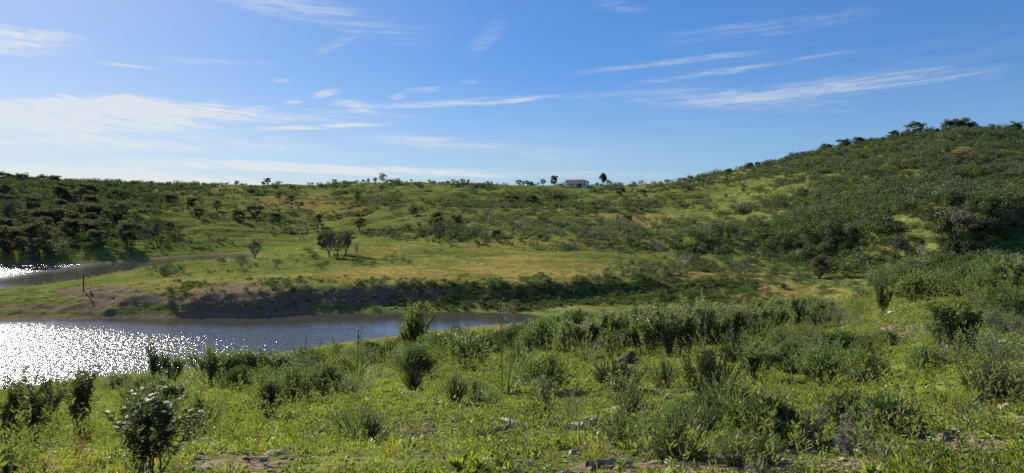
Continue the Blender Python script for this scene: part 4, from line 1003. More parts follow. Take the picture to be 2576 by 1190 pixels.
spawn(OAKB[1], 'oak_tree', (x, y, z_at(x, y) - .2), (4.6, 4.6, 3.4), (0, 0, 1), 'small dark flat tree in front of the farmhouse', 'tree')
# a line of low dark bushes and a light pole right of the farmhouse
for k, (u, w, h) in enumerate([(1484, 5, 1.6), (1490, 4, 1.3), (1496, 5, 1.2), (1511, 4, 1.5), (1538, 6, 1.2), (1545, 5, 1.1)]):
    y = hy + 4; x = (u - U0) / FPX * y
    spawn(BUSHF[k % 4], 'garden_bush', (x, y, z_at(x, y) - .1), (w * .6, w * .4, h * 1.2), (0, 0, k), f'low dark bush, {["first", "second", "third", "fourth", "fifth", "last"][k]} of the row running right from the farmhouse', 'bush', 'bushes in the row right of the farmhouse')
y = hy + 2; x = (1550 - U0) / FPX * y; mb = MB(); tube(mb, [[0, 0, -.3], [0, 0, 3.0]], [.16, .12], 6); mb2 = MB(); box(mb2, -.9, .9, -.08, .08, 2.35, 2.55)
spawn(dict(pole=mb.mesh('pole', [M['wood']]), crossarm=mb2.mesh('crossarm', [M['wood']])), 'utility_pole', (x, y, z_at(x, y)), 1.0, (0, 0, .3), 'short wooden pole with a crossarm on the grassy ridge right of the tall tree', 'pole')
for k, (u, w) in enumerate([(1563, 1.7), (1601, 2.0), (1609, 1.8)]):
    x, y, z = far_at(u, 466, 300, 520, ridge=True)
    spawn(BUSHF[k], 'ridge_bush', (x, y, z - .1), (w, w, 1.3), (0, 0, k), ['dark bush alone on the grassy ridge, nearest the pole', 'left of two dark bushes side by side on the grassy ridge', 'right of two dark bushes side by side on the grassy ridge'][k], 'bush')
# ================================================================ foreground plants
RR_D = [p_rockrose(400 + i, M['rock_leaf'], 7 + i, .085, .5, 0, 1.15, 20) for i in range(3)]          # dark, drooping leaves
RR_F = [p_rockrose(410, M['rock_leaf'], 9, .095, .55, 95, 1.2, 30)]                                    # in flower
RR_P = [p_rockrose(420 + i, M['rock_pale'], 11, .072, .05, 0, 1.5, 26) for i in range(4)]             # upright, pale glossy
RR_B = [p_rockrose(430 + i, M['bright'], 11, .075, .0, 0, 2.0, 22) for i in range(2)]
LAV = [p_lavender(440 + i, M['lav'], 105 + 12 * i, .056, 30 + 6 * i) for i in range(4)]
LAVG = [p_lavender(450 + i, M['heath'], 150, .05, 40) for i in range(2)]
BSH = [p_bush(460 + i, M['broom'], 460, .050, .80) for i in range(4)]
CMP = [p_bush(465 + i, M['heath'], 520, .05, .62) for i in range(2)]
BSHW = [p_bush(470 + i, M['scrub2'], 520, .060, .85, 13, .34) for i in range(3)]
BSHY = [p_bush(480 + i, M['bright'], 380, .055, .7, 12, .34) for i in range(2)]
GRY = [p_deadbush(490 + i, 1100, 'lav') for i in range(3)]
DRY = [p_deadbush(500 + i, 0) for i in range(2)]
THI = [p_thistle(510 + i) for i in range(3)]
TUF = [p_tuft(520 + i) for i in range(3)]
STK = [p_stalk(530 + i, 1, 1.0) for i in range(3)]
SPN = [p_rockrose(540 + i, M['broom'], 2, .040, .0, 0, .7, 12) for i in range(2)]
NAMES = {'CMP': ('compact_bush', 'bush'), 'RR_D': ('rockrose_shrub', 'shrub'), 'RR_F': ('rockrose_shrub', 'shrub'), 'RR_P': ('rockrose_shrub', 'shrub'), 'RR_B': ('leafy_shrub', 'shrub'), 'LAV': ('lavender_bush', 'bush'),
         'LAVG': ('heather_bush', 'bush'), 'BSH': ('broom_bush', 'bush'), 'BSHW': ('leafy_bush', 'bush'), 'BSHY': ('yellow_green_bush', 'bush'), 'GRY': ('grey_shrub', 'shrub'),
         'DRY': ('dry_shrub', 'shrub'), 'THI': ('dead_thistle', 'thistle'), 'TUF': ('asphodel_tuft', 'plant'), 'STK': ('flower_stalk', 'stalk'), 'SPN': ('spindly_shrub', 'shrub')}
fr = random.Random(11); count = {}
HERO = [  # kind, u, v of the base, height in px, width factor, label
 ('RR_D', 28, 1150, 176, .8, 'tall dark rockrose cut by the left edge of the picture'),
 ('RR_D', 92, 1120, 158, .9, 'dark leggy rockrose second from the left edge'),
 ('RR_D', 203, 1094, 152, .9, 'dense dark rockrose standing alone, third from the left edge'),
 ('RR_F', 368, 1192, 215, .85, 'large rockrose covered in small white flowers at the bottom left'),
 ('RR_D', 128, 1055, 90, .9, 'smaller dark rockrose behind and between the two left ones'),
 ('LAV', 492, 1100, 108, 1.1, 'grey-green lavender bush right of the white-flowered rockrose'),
 ('LAV', 12, 1190, 70, 1.3, 'low green lavender in the bottom left corner'),
 ('LAVG', 430, 1035, 66, 1.0, 'narrow dark bush behind the white-flowered rockrose'),
 ('BSH', 294, 984, 40, 1.5, 'rounded dark green bush by the sunlit shore at left'),
 ('TUF', 352, 988, 54, 1.0, 'spiky tuft of long leaves right of the rounded shore bush'),
 ('RR_D', 396, 980, 92, .75, 'dark rockrose reaching up in front of the glittering water'),
 ('RR_P', 430, 975, 70, .9, 'pale-leaved rockrose touching the dark one before the water'),
 ('RR_P', 528, 972, 82, .9, 'sparkling rockrose in front of the water, left of the green bushes'),
 ('BSH', 560, 965, 66, 1.1, 'dark green bush just right of the sparkling rockrose'),
 ('BSH', 610, 958, 64, 1.2, 'mid green bush by the shore, second right of the sparkling rockrose'),
 ('BSHW', 655, 950, 52, 1.4, 'wide bush where the shore bushes reach the water edge'),
 ('RR_P', 700, 958, 66, 1.0, 'rockrose at the right end of the shore bushes'),
 ('CMP', 680, 1048, 84, 1.15, 'dark compact rounded bush standing alone left of centre'),
 ('LAV', 742, 1012, 86, 1.0, 'airy grey-green bush behind the dark compact one'),
 ('GRY', 720, 1000, 70, 1.0, 'thin greyish shrub left of the airy grey-green bush'),
 ('LAV', 912, 1124, 118, 1.15, 'big upright lavender bush in the bottom centre-left'),
 ('SPN', 872, 1118, 128, .6, 'spindly dark stem leaning left of the big lavender'),
 ('SPN', 818, 1105, 110, .6, 'second spindly stem further left of the big lavender'),
 ('TUF', 902, 960, 66, 1.2, 'tuft of long leaves under the two tall brown stalks'),
 ('STK', 896, 950, 152, 1.0, 'taller curved brown stalk rising over the water from the leaf tuft'),
 ('STK', 915, 955, 118, 1.0, 'shorter brown stalk right of the curved one'),
 ('GRY', 890, 1002, 60, 1.3, 'feathery dark green plant below the leaf tuft'),
 ('LAVG', 1040, 980, 60, .9, 'small dark bush below the tall yellow-green shrub'),
 ('RR_B', 1050, 896, 124, .62, 'tall yellow-green leafy shrub standing up against the end of the water'),
 ('RR_B', 1030, 898, 84, .62, 'lower left stem clump of the tall yellow-green shrub'),
 ('BSH', 1102, 906, 74, 1.15, 'dense dark green bush right of the tall yellow-green shrub'),
 ('TUF', 1122, 912, 46, 1.1, 'low leaf tuft in front of the dense bush by the yellow-green shrub'),
 ('BSHY', 800, 925, 62, .8, 'yellow-leaved bush at the water edge left of centre'),
 ('TUF', 842, 925, 42, 1.1, 'small leaf tuft right of the yellow-leaved bush'),
 ('BSHW', 760, 935, 46, 1.3, 'green bush left of the yellow-leaved one'),
 ('RR_P', 728, 940, 42, 1.2, 'low glinting rockrose left of the yellow-leaved bush'),
 ('BSHW', 860, 945, 40, 1.4, 'low green bush between the yellow-leaved bush and the stalks'),
 ('BSHW', 965, 920, 44, 1.4, 'low bush right of the brown stalks'),
 ('GRY', 1000, 930, 50, 1.2, 'greyish plant left of the yellow-green shrub base'),
 ('BSHW', 1170, 900, 44, 1.4, 'low green bush right of the dense dark one'),
 ('BSHW', 1215, 890, 50, 1.2, 'rounded green bush left of the broom by the inlet end'),
 ('TUF', 1274, 988, 100, 1.0, 'large tuft of long leaves with a very tall stalk, centre'),
 ('STK', 1262, 985, 246, .8, 'very tall thin pale stalk in the centre, crossing the dark bank'),
 ('LAV', 1143, 1014, 72, 1.0, 'small lavender left of a lower one in the centre'),
 ('LAV', 1192, 1002, 48, 1.2, 'low lavender right of the small one in the centre'),
 ('BSH', 1378, 992, 106, 1.05, 'large dark rounded bush in the centre'),
 ('LAV', 1300, 930, 70, .8, 'thin upright bush behind the large dark centre bush'),
 ('BSH', 1358, 882, 78, 1.1, 'dark broom bush at the left start of the rockrose thicket'),
 ('TUF', 1346, 904, 50, .9, 'leaf tuft in front of the dark broom bush'),
 ('TUF', 1472, 912, 82, .85, 'upright leaf tuft left of the boulder'),
 ('RR_P', 1430, 900, 92, .9, 'first rockrose of the thicket, left of the upright leaf tuft'),
 ('TUF', 1764, 926, 56, 1.3, 'open star-shaped leaf tuft on the grass right of the boulder'),
 ('STK', 1768, 920, 100, .7, 'pale thin stalk rising from the star-shaped tuft'),
 ('LAV', 1668, 972, 72, .7, 'slim lavender on the bright grass, right of centre'),
 ('LAV', 1514, 968, 44, 1.2, 'low lavender on the bright grass left of the slim one'),
 ('LAV', 1586, 1056, 96, .8, 'upright lavender just above the fallen logs'),
 ('LAV', 1558, 1126, 100, 1.0, 'lavender bush in front of the upright one'),
 ('LAV', 1690, 1146, 150, 1.0, 'largest lavender bush, bottom right of centre'),
 ('LAV', 1772, 1100, 104, .8, 'second large lavender touching the largest one on its right'),
 ('LAVG', 1365, 1065, 70, .9, 'small bush standing over the left log'),
 ('GRY', 1440, 1055, 60, 1.2, 'feathery low plant between the two logs'),
 ('BSHW', 1862, 1110, 112, .95, 'broad bright green bush, left half of the bottom right thicket'),
 ('BSHW', 1960, 1118, 140, 1.0, 'broad bright green bush behind the grey thistles'),
 ('LAV', 1850, 1172, 90, 1.1, 'pale upright bush in front of the broad green ones'),
 ('LAV', 1920, 1165, 84, 1.0, 'pale upright bush right of its twin before the broad green ones'),
 ('THI', 1893, 1205, 84, 1.1, 'grey dead thistle at the bottom edge in front of the pale bushes'),
 ('THI', 2012, 1192, 46, 1.2, 'low grey dead thistle at the bottom edge, second from left'),
 ('THI', 2055, 1110, 110, .9, 'grey dead thistle heads left of the bigger thistle clump'),
 ('THI', 2142, 1140, 140, .9, 'biggest grey dead thistle clump, in front of the leafy bush'),
 ('RR_P', 1900, 958, 100, 1.1, 'open airy shrub with visible stems left of the big dense bush'),
 ('BSHW', 1985, 945, 92, 1.1, 'leafy shrub between the airy one and the big dense bush'),
 ('BSH', 2075, 978, 118, 1.0, 'left half of the big dense dark green bush'),
 ('BSH', 2165, 974, 112, 1.0, 'right half of the big dense dark green bush'),
 ('BSHW', 2225, 1095, 112, 1.2, 'leafy bush casting a dark shadow, right of the thistles'),
 ('BSHW', 2110, 1075, 90, 1.1, 'green bush behind the thistle clump'),
 ('BSH', 2325, 938, 70, 1.2, 'low dark bush right of the big dense one'),
 ('RR_D', 2400, 912, 150, .95, 'tall dark shrub on the right slope'),
 ('RR_D', 2448, 905, 110, .8, 'lower dark shrub joined to the tall one on the right slope'),
 ('GRY', 2515, 850, 84, 1.1, 'wispy grey shrub right of the tall dark one'),
 ('GRY', 2562, 860, 80, 1.0, 'wispy grey shrub at the right edge'),
 ('LAVG', 2490, 1020, 132, 1.0, 'large fine-leaved bush near the right edge'),
 ('LAV', 2545, 1010, 90, 1.0, 'fine-leaved bush at the right edge beside the large one'),
 ('DRY', 2420, 1060, 80, 1.0, 'dry leafless twigs left of the large fine-leaved bush'),
 ('BSHY', 2300, 758, 66, 1.0, 'yellow-green bush on the brow at right, leftmost of its row'),
 ('BSHY', 2345, 750, 50, 1.0, 'small yellow-green bush right of the leftmost one on the brow'),
 ('BSH', 2375, 748, 52, 1.4, 'wide green bush in the middle of the brow at right'),
 ('BSHY', 2425, 745, 56, 1.1, 'yellow-green bush right of the wide one on the brow'),
 ('BSH', 2460, 752, 48, 1.2, 'green bush on the brow before the tall end shrubs'),
 ('RR_P', 2510, 742, 70, .8, 'pointed pale shrub on the brow near the right edge'),
 ('RR_P', 2562, 752, 84, .9, 'bright glinting shrub at the right end of the brow'),
 ('RR_P', 2250, 738, 50, 1.0, 'pale rockrose left of the yellow-green bushes on the brow'),
 ('RR_P', 2215, 745, 46, 1.1, 'second pale rockrose leftward on the brow'),
 ('RR_D', 2222, 800, 84, .7, 'dark upright shrub alone on the right slope below the brow'),
 ('TUF', 2165, 790, 48, 1.4, 'pale leaf tufts below the brow, left of the dark upright shrub'),
 ('STK', 2158, 788, 66, 1.0, 'flower stalk standing in the pale leaf tufts'),
 ('STK', 2182, 788, 58, 1.0, 'shorter flower stalk right of the first in the pale tufts'),
 ('GRY', 2110, 828, 64, 1.2, 'grey shrub left of the rocky patch'),
 ('GRY', 2150, 822, 44, 1.2, 'low grey shrub right of the larger grey one'),
 ('BSHW', 2540, 790, 70, 1.3, 'green bush right at the edge under the brow'),
 ('GRY', 2470, 800, 60, 1.1, 'greyish bush on the slope under the brow'),
 ('BSHW', 2240, 870, 34, 1.6, 'low creeping bush under the rocky patch'),
 ('TUF', 2236, 1090, 56, .5, 'two bright broad blades sticking up in the shadow of the leafy bush')]
def plant(kind, u, v, hpx, wf, lab, grp=None, sink=.02, protos=None):
    ps = protos or globals()[kind]; count[kind] = count.get(kind, -1) + 1; p = ps[count[kind] % len(ps)]
    x, y, z = ground_at(u, v); h = hpx / FPX * y
    wf *= {'RR_P': 1.45, 'RR_D': 1.05, 'RR_F': 1.35, 'RR_B': 1.25, 'LAV': 1.15, 'BSH': 1.2, 'BSHW': 1.2, 'BSHY': 1.25, 'GRY': 1.15, 'TUF': 1.1}.get(kind, 1.0); h *= {'RR_D': 1.1, 'BSH': 1.18, 'BSHW': 1.18, 'LAV': 1.08, 'RR_P': 1.06}.get(kind, 1.0) if hpx < 95 or kind == 'RR_D' else 1.0
    if kind == 'STK': wf = 1.0
    elif v > 930 and u < 1750 and hpx < 110: h *= 1.12
    elif v < 768 and u > 2180: h *= 1.3
    if kind == 'TUF': h *= 1.3
    nm, cat = NAMES[kind]
    return spawn(p, nm, (x, y, z - sink), (h * wf, h * wf, h), (fr.uniform(-.04, .04), fr.uniform(-.04, .04), fr.uniform(0, 6.28)), lab, cat, grp)
for k, u, v, hp, wf, lab in HERO: plant(k, u, v, hp, wf, lab)
NEARMARKS = [(30, 1060, 'the left-edge rockrose'), (203, 1020, 'the dense dark rockrose at left'), (368, 1090, 'the white-flowered rockrose'), (492, 1045, 'the lavender by the flowered rockrose'),
 (294, 965, 'the rounded shore bush'), (396, 940, 'the dark rockrose before the water'), (528, 930, 'the sparkling rockrose by the water'), (610, 930, 'the green shore bushes'), (678, 1010, 'the dark compact round bush'),
 (742, 970, 'the airy grey-green bush'), (912, 1065, 'the big upright lavender'), (845, 1050, 'the two spindly stems'), (902, 910, 'the two tall brown stalks'), (800, 895, 'the yellow-leaved bush'), (1050, 830, 'the tall yellow-green shrub'),
 (1102, 870, 'the dense bush by the yellow-green shrub'), (1265, 940, 'the very tall pale stalk'), (1165, 990, 'the pair of small lavenders'), (1378, 940, 'the large dark centre bush'), (1120, 1060, 'the stone rubble'),
 (1265, 1085, 'the grey fallen branch'), (1470, 1078, 'the dark thick log'), (1578, 895, 'the boulder'), (1765, 900, 'the star-shaped leaf tuft'), (1668, 940, 'the slim lavender on bright grass'), (1586, 1010, 'the upright lavender over the logs'),
 (1690, 1070, 'the largest lavender'), (1440, 1142, 'the pale-topped flat stone'), (1900, 900, 'the open airy shrub'), (2120, 920, 'the big dense dark bush'), (1880, 1050, 'the broad bright green bushes'), (2142, 1060, 'the biggest grey thistles'),
 (2225, 1040, 'the bush with the dark shadow'), (2325, 900, 'the low dark bush'), (2400, 840, 'the tall dark shrub'), (2515, 810, 'the wispy grey shrub'), (2490, 950, 'the large fine-leaved bush'), (2260, 835, 'the rocky patch'),
 (2222, 760, 'the dark upright shrub'), (2165, 765, 'the pale leaf tufts'), (2375, 720, 'the wide bush on the brow'), (2540, 710, 'the end shrubs of the brow'), (2215, 1140, 'the flat tan slab'), (1750, 850, 'the rockrose thicket'), (2110, 800, 'the larger grey shrub')]
# the rockrose thicket right of the boulder, row by row
TH = 'rockroses of the thicket behind the boulder'
rowlab = {0: 'in the front row of the thicket by the boulder', 1: 'in the middle row of the thicket', 2: 'in the back row of the thicket'}
row0 = sorted([(1500, 893, 92), (1538, 893, 104), (1640, 898, 112), (1680, 898, 122), (1722, 892, 118), (1600, 890, 110), (1765, 880, 112), (1805, 872, 108), (1850, 862, 104)])
row1 = [(1480, 872, 78), (1520, 870, 84), (1560, 868, 90), (1600, 866, 92), (1645, 866, 96), (1690, 866, 96), (1740, 862, 98), (1785, 856, 92), (1830, 850, 90), (1880, 848, 88), (1925, 842, 84), (1965, 838, 86), (2010, 834, 80)]
row2 = [(1500, 850, 62), (1550, 846, 66), (1610, 842, 66), (1670, 840, 70), (1730, 836, 70), (1790, 828, 66), (1850, 822, 60), (1905, 816, 58), (1955, 812, 56), (2005, 810, 54), (2055, 815, 60), (2085, 806, 50)]
for r, row in enumerate((row0, row1, row2)):
    for i, (u, v, hp) in enumerate(row):
        end = ['leftmost', 'second from left', 'third from left', 'fourth from left', 'fifth from left', 'sixth from left', 'seventh from left'][i] if i < 7 else ['rightmost', 'second from right', 'third from right', 'fourth from right', 'fifth from right', 'sixth from right'][len(row) - 1 - i]
        lab = f'pale rockrose, {end} {rowlab[r]}'
        plant('RR_P', u + fr.uniform(-6, 6), v, hp * fr.uniform(.72, 1.18), fr.uniform(.62, .92), lab, TH + f' {["front", "middle", "back"][r]} row')
for i, (u, v, hp, wf) in enumerate([(1405, 862, 60, 1.1), (1440, 850, 54, 1.1), (1470, 835, 44, 1.2), (1300, 862, 40, 1.3), (1255, 868, 36, 1.3), (1330, 850, 40, 1.2)]):
    plant('BSHW', u, v, hp, wf, near_label('small green bush', u, v, [(1340, 800, 'the end of the water'), (1480, 850, 'the left end of the rockrose thicket'), (1260, 850, 'the very tall pale stalk'), (1358, 850, 'the dark broom bush')]), 'small bushes at the inlet end')
# thin stalks against the water
for i, (u, v, hp) in enumerate([(744, 920, 56), (759, 916, 90), (802, 915, 72), (790, 925, 40), (845, 898, 66), (1142, 870, 44), (1158, 872, 70), (1166, 865, 50), (1182, 868, 62), (1205, 858, 46), (1212, 872, 58), (1365, 870, 60), (1528, 850, 72), (1012, 900, 60), (1560, 826, 60), (1700, 820, 70), (660, 935, 60)]):
    side = 'left of the yellow-green shrub' if u < 1020 else ('right of the yellow-green shrub' if u < 1300 else 'by the rockrose thicket')
    plant('STK', u, v, hp, 1, near_label('thin dry flower stalk', u, v - 50, NEARMARKS + [(744, 870, 'the low glinting rockrose'), (1200, 830, 'the right bank of the inlet'), (1528, 800, 'the back of the rockrose thicket')]) or f'thin dry flower stalk sticking up {side}', 'thin dry stalks ' + side)
# smaller unnamed shrubs filling between
rg = np.random.default_rng(21)
FILL = [('LAV', 'small grey-green lavender bush'), ('BSHW', 'small leafy green bush'), ('LAVG', 'small dark fine-leaved bush'), ('GRY', 'small wispy grey shrub'), ('BSH', 'small dark broom bush'), ('TUF', 'small tuft of long leaves'), ('RR_P', 'small glossy rockrose')]
used = [(ground_at(u, v)[:2], hp) for _, u, v, hp, _, _ in HERO]; nf = 0
for t in range(3000):
    if nf >= 260: break
    Yf = 6 + 36 * rg.random() ** .75; uf = rg.uniform(-30, 2600); xf = (uf - U0) / FPX * Yf; zf = z_at(xf, Yf); vf = V0 + (EYE - zf) / Yf * FPX
    if zf < 1.0 or (uf < 580 and vf < 1000) or uf < 330: continue
    if abs(uf - 1600) < 170 and abs(vf - 930) < 34: continue
    if ((uf - 2270) / 210) ** 2 + ((vf - 820) / 70) ** 2 < 1 or ((uf - 2400) / 220) ** 2 + ((vf - 1120) / 75) ** 2 < 1 or ((uf - 1620) / 230) ** 2 + ((vf - 940) / 40) ** 2 < 1: continue
    if (((uf - 1250) / 320) ** 2 + ((vf - 1110) / 95) ** 2 < 1 or ((uf - 640) / 220) ** 2 + ((vf - 1130) / 80) ** 2 < 1 or uf > 1750) and rg.random() < .42: continue
    if min(math.hypot(xf - a[0], Yf - a[1]) for a, _ in used) < .38 + .016 * Yf: continue
    den = float(fbm(np.array([xf / 3.0]), np.array([Yf / 3.0]), 88, 2)[0])
    if rg.random() > .45 + den * .9 + (.3 if Yf > 16 else 0): continue
    hm = rg.uniform(.22, .52) * (1.0 + .045 * min(Yf, 26)) * (.62 if Yf > 17 and uf < 1330 else 1); kind, nm = FILL[int(rg.choice(7, p=[.26, .20, .12, .14, .10, .08, .10]))]
    nm = nm.replace('small', 'knee-high' if hm > .5 else 'small'); lab = near_label(nm, uf, vf - 20, NEARMARKS, 8) or nm + ' on the near slope'
    plant(kind, uf, vf, hm / Yf * FPX, rg.uniform(.9, 1.3), lab, nm.replace('bush', 'bushes').replace('shrub', 'shrubs') + ' between the named ones on the near slope'); used.append(((xf, Yf), 0)); nf += 1
print('fill', nf)
# ---------------------------------------------------------------- boulder, stones, logs
def rock(seed, u, v, wpx, flat, lab, mat='stone', name='rock', rz=0, sub=3, tilt=0, lift=.25):
    x, y, z = ground_at(u, v); s = wpx / FPX * y / 2
    return spawn(stone_mesh(seed, flat, sub, mat), name, (x, y, z + s * flat * lift), s, (tilt, 0, rz), lab, 'rock')
rock(31, 1578, 912, 74, .75, 'big dark flat-topped boulder at the foot of the rockrose thicket', 'darkstone', name='boulder', rz=.2, tilt=.15)
rock(32, 1604, 912, 34, .7, 'smaller dark rock leaning on the right of the big boulder', 'darkstone', rz=1)
rock(33, 1440, 1142, 32, .5, 'flat pale-topped stone in the bare soil at the bottom centre', 'palestone', rz=.4)
rock(34, 1388, 905, 18, .6, 'small dark stone at the left start of the thicket', 'darkstone')
rock(35, 1506, 1003, 24, .6, 'dark rounded stone on the bright grass left of the red weeds', 'darkstone')
rock(36, 1655, 994, 26, .5, 'dark stone beside the red weeds', 'darkstone')
rock(37, 1710, 987, 52, .3, 'long flat dark stone right of the red weeds', 'darkstone', rz=.1)
rock(38, 1640, 985, 20, .6, 'pale upright stone among the red weeds', 'palestone', tilt=.5)
rock(39, 1125, 1050, 24, .6, 'reddish-brown stone at the top of the rubble left of centre')
rock(40, 1150, 1062, 34, .5, 'largest pale stone of the rubble left of centre', 'palestone')
rock(41, 1085, 1075, 30, .5, 'grey stone at the left of the rubble', 'darkstone')
rock(42, 1030, 1098, 36, .45, 'dark low stone at the far left end of the rubble', 'darkstone')
rock(43, 790, 1155, 26, .4, 'pale flat stone near the bottom left', 'palestone')
rock(44, 160, 1140, 34, .3, 'flat pale slab at the bottom left under the dark rockrose', 'palestone')
rock(45, 2215, 1140, 62, .16, 'flat tan slab near the bottom right', rz=.3)
rock(46, 2250, 1128, 44, .18, 'second flat slab behind the tan one', 'palestone', rz=-.3)
rock(47, 2560, 1105, 46, .5, 'dark stone at the right edge with a shadowed hollow', 'darkstone')
rock(48, 2300, 795, 22, .5, 'small reddish stone on the slope under the brow')
rock(49, 2262, 812, 30, .25, 'pale slab in the rocky patch on the right slope', 'palestone')
rock(50, 1200, 965, 20, .6, 'small grey stone behind the low lavender')
rock(51, 800, 1000, 14, .6, 'small white stone right of the airy grey-green bush', 'palestone')
rock(52, 500, 1180, 30, .3, 'pale flat stone right of the white-flowered rockrose', 'palestone')
def log(pts, r, lab, mat='wood', name='log', cat='log', stub=None):
    P = []
    for (u, v, up) in pts: x, y, z = ground_at(u, v); P.append([x, y, z + up])
    o0 = np.array(P[0]); Q = np.array(P) - o0; mb = MB(); rng = np.random.default_rng(len(lab)); t = np.linspace(0, 1, 14); q = np.stack([np.interp(t, np.linspace(0, 1, len(Q)), Q[:, i]) for i in range(3)], 1)
    q += rng.normal(size=q.shape) * r * .12; tube(mb, q, r * np.linspace(1.1, .7, 14) * rng.uniform(.88, 1.1, 14), 8)
    if stub: s = q[stub]; tube(mb, [s, s + [.02, .03, r * 1.2], s + [.03, .05, r * 2.2]], [r * .5, r * .4, r * .3], 6)
    return spawn(mb.mesh(name, [M[mat]]), name, tuple(o0), 1.0, (0, 0, 0), lab, cat)
log([(1200, 1100, .03), (1260, 1090, .05), (1330, 1070, .04)], .034, 'grey weathered fallen branch lying left of the darker log', stub=8)
log([(1262, 1068, .05), (1300, 1076, .05), (1345, 1080, .03)], .028, 'paler branch crossing the grey fallen branch')
log([(1422, 1080, .03), (1475, 1082, .05), (1520, 1072, .06)], .046, 'dark thick log lying between the branch and the lavender', stub=10)
log([(1478, 1178, .02), (1560, 1172, .03), (1590, 1174, .03)], .020, 'thin grey branch at the bottom edge right of centre')
log([(2352, 935, .02), (2372, 918, .12), (2392, 900, .22)], .030, 'grey dead branch leaning out of the low dark bush on the right')
log([(2492, 866, .02), (2535, 864, .03)], .020, 'whitish stick lying on the grass near the right edge')
log([(1150, 1060, .04), (1185, 1050, .05)], .015, 'short pale stick by the rubble')
# white wild flowers on stems (right) - each plant one thing
FLW = []
for i in range(2):
    r = np.random.default_rng(600 + i); st, fl = MB(), MB()
    for k in range(5):
        c = curve([r.normal() * .05, r.normal() * .05, -.02], rdir(r, 0, 20), r.uniform(.6, 1), r, 4, .1, .05); tube(st, c, [.008, .007, .006, .005, .004], 3)
        for q in range(7): leaves(fl, [c[-1]], [rdir(r, 40, 85)], .10, .045, r, 0)
        strap(st, np.array([0, 0, 0.]), rdir(r, 10, 40), .6, .03, r, .3)
    FLW.append(dict(stems=st.mesh('stems', [M['strap']]), flowers=fl.mesh('flowers', [M['petal']])))
for i, (u, v, hp, lab) in enumerate([(2450, 905, 52, 'taller white-flowered stem before the tall dark shrub'), (2478, 905, 46, 'white-flowered stems right of the taller one'),
    (2428, 898, 34, 'small cream-flowered stem left of the white ones'), (2342, 1140, 44, 'white star flowers in the grass near the bottom right'), (2498, 1130, 40, 'single white flower right of the star flowers')]):
    x, y, z = ground_at(u, v); h = hp / FPX * y; spawn(FLW[i % 2], 'white_flower', (x, y, z), h, None, lab, 'flower')
# ---------------------------------------------------------------- ground cover
rr = np.random.default_rng(33)
def mk(fn, n, s0):
    o = []
    for i in range(n):
        r = np.random.default_rng(s0 + i); mb = MB(); m = fn(mb, r, i); o.append(mb.mesh('cover', [m]))
    return o
def f_grass(mb, r, i):
    for k in range(22): d = rdir(r, 0, 40); strap(mb, r.normal(size=3) * [.035, .035, 0], d, r.uniform(.06, .17), .0075, r, .35, 2)
    return M['grass'] if i < 4 else M['straw']
def f_weed(mb, r, i):
    n = r.integers(9, 15); D = rdir(r, 25, 78, n); L = r.uniform(.05, .115, n); leaves(mb, D * .008, D, L, L * r.uniform(.30, .42), r, .75, .15)
    D = rdir(r, 0, 40, 5); leaves(mb, D * .01, D, .07, .022, r, .5); return M['weed']
def f_herb(mb, r, i):
    n = 60; P = np.stack([r.normal(size=n) * .06, r.normal(size=n) * .06, r.uniform(.0, .07, n)], 1); leaves(mb, P, rdir(r, 20, 90, n), r.uniform(.016, .04, n), .013, r, .7, .2)
    return M['herb'] if i % 2 else M['weed']
def f_flw(mb, r, i):
    p = np.array([0, 0, r.uniform(.05, .12)])
    for q in range(6): leaves(mb, [p], [rdir(r, 55, 80)], .016, .011, r, 0)
    return M['petal'] if i < 2 else M['yellow']
def f_red(mb, r, i):
    for k in range(6): d = rdir(r, 0, 25); strap(mb, r.normal(size=3) * [.02, .02, 0], d, r.uniform(.08, .2), .006, r, .1, 2)
    return M['redleaf']
def f_stem(mb, r, i):
    for k in range(3):
        c = curve([r.normal() * .02, r.normal() * .02, 0], rdir(r, 0, 25), r.uniform(.15, .32), r, 4, .1, .08); b, d = along(c, r.uniform(.2, 1, 14)); leaves(mb, b, d * .4 + rdir(r, 30, 90, 14), .03, .010, r, .4)
    return M['herb']
GR, WD, HB, FW, RD, SM = mk(f_grass, 5, 700), mk(f_weed, 5, 710), mk(f_herb, 4, 720), mk(f_flw, 3, 730), mk(f_red, 1, 740), mk(f_stem, 3, 750)
def cover(name, label, protos, n, ylo, yhi, seed, cond, s0=.7, s1=1.4, power=.62, grow=.03, sink=.005, tilt=.2):
    X, Y = field(n, ylo, yhi, seed, .80, power); r = np.random.default_rng(seed + 1); Z = terrain(X, Y); U = U0 + X / Y * FPX; V = V0 + (EYE - Z) / Y * FPX
    k = (r.random(n) < cond(X, Y, U, V) * (1 - .85 * np.clip(g_(U, V, 1270, 1092, 80, 16) + g_(U, V, 1472, 1084, 60, 14) + g_(U, V, 1540, 1180, 60, 14) + g_(U, V, 1440, 1150, 30, 14) + g_(U, V, 1120, 1065, 60, 18) + g_(U, V, 1590, 925, 50, 12), 0, 1))) & (Z > .25) & ~hidden(X, Y, .2); X, Y = X[k], Y[k]
    print(name, len(X)); scatter(name, label, protos, X, Y, r.uniform(s0, s1, len(X)) * (1 + grow * Y), seed, sink, tilt)
def g_(U, V, u, v, ru, rv): return np.exp(-(((U - u) / ru) ** 2 + ((V - v) / rv) ** 2))
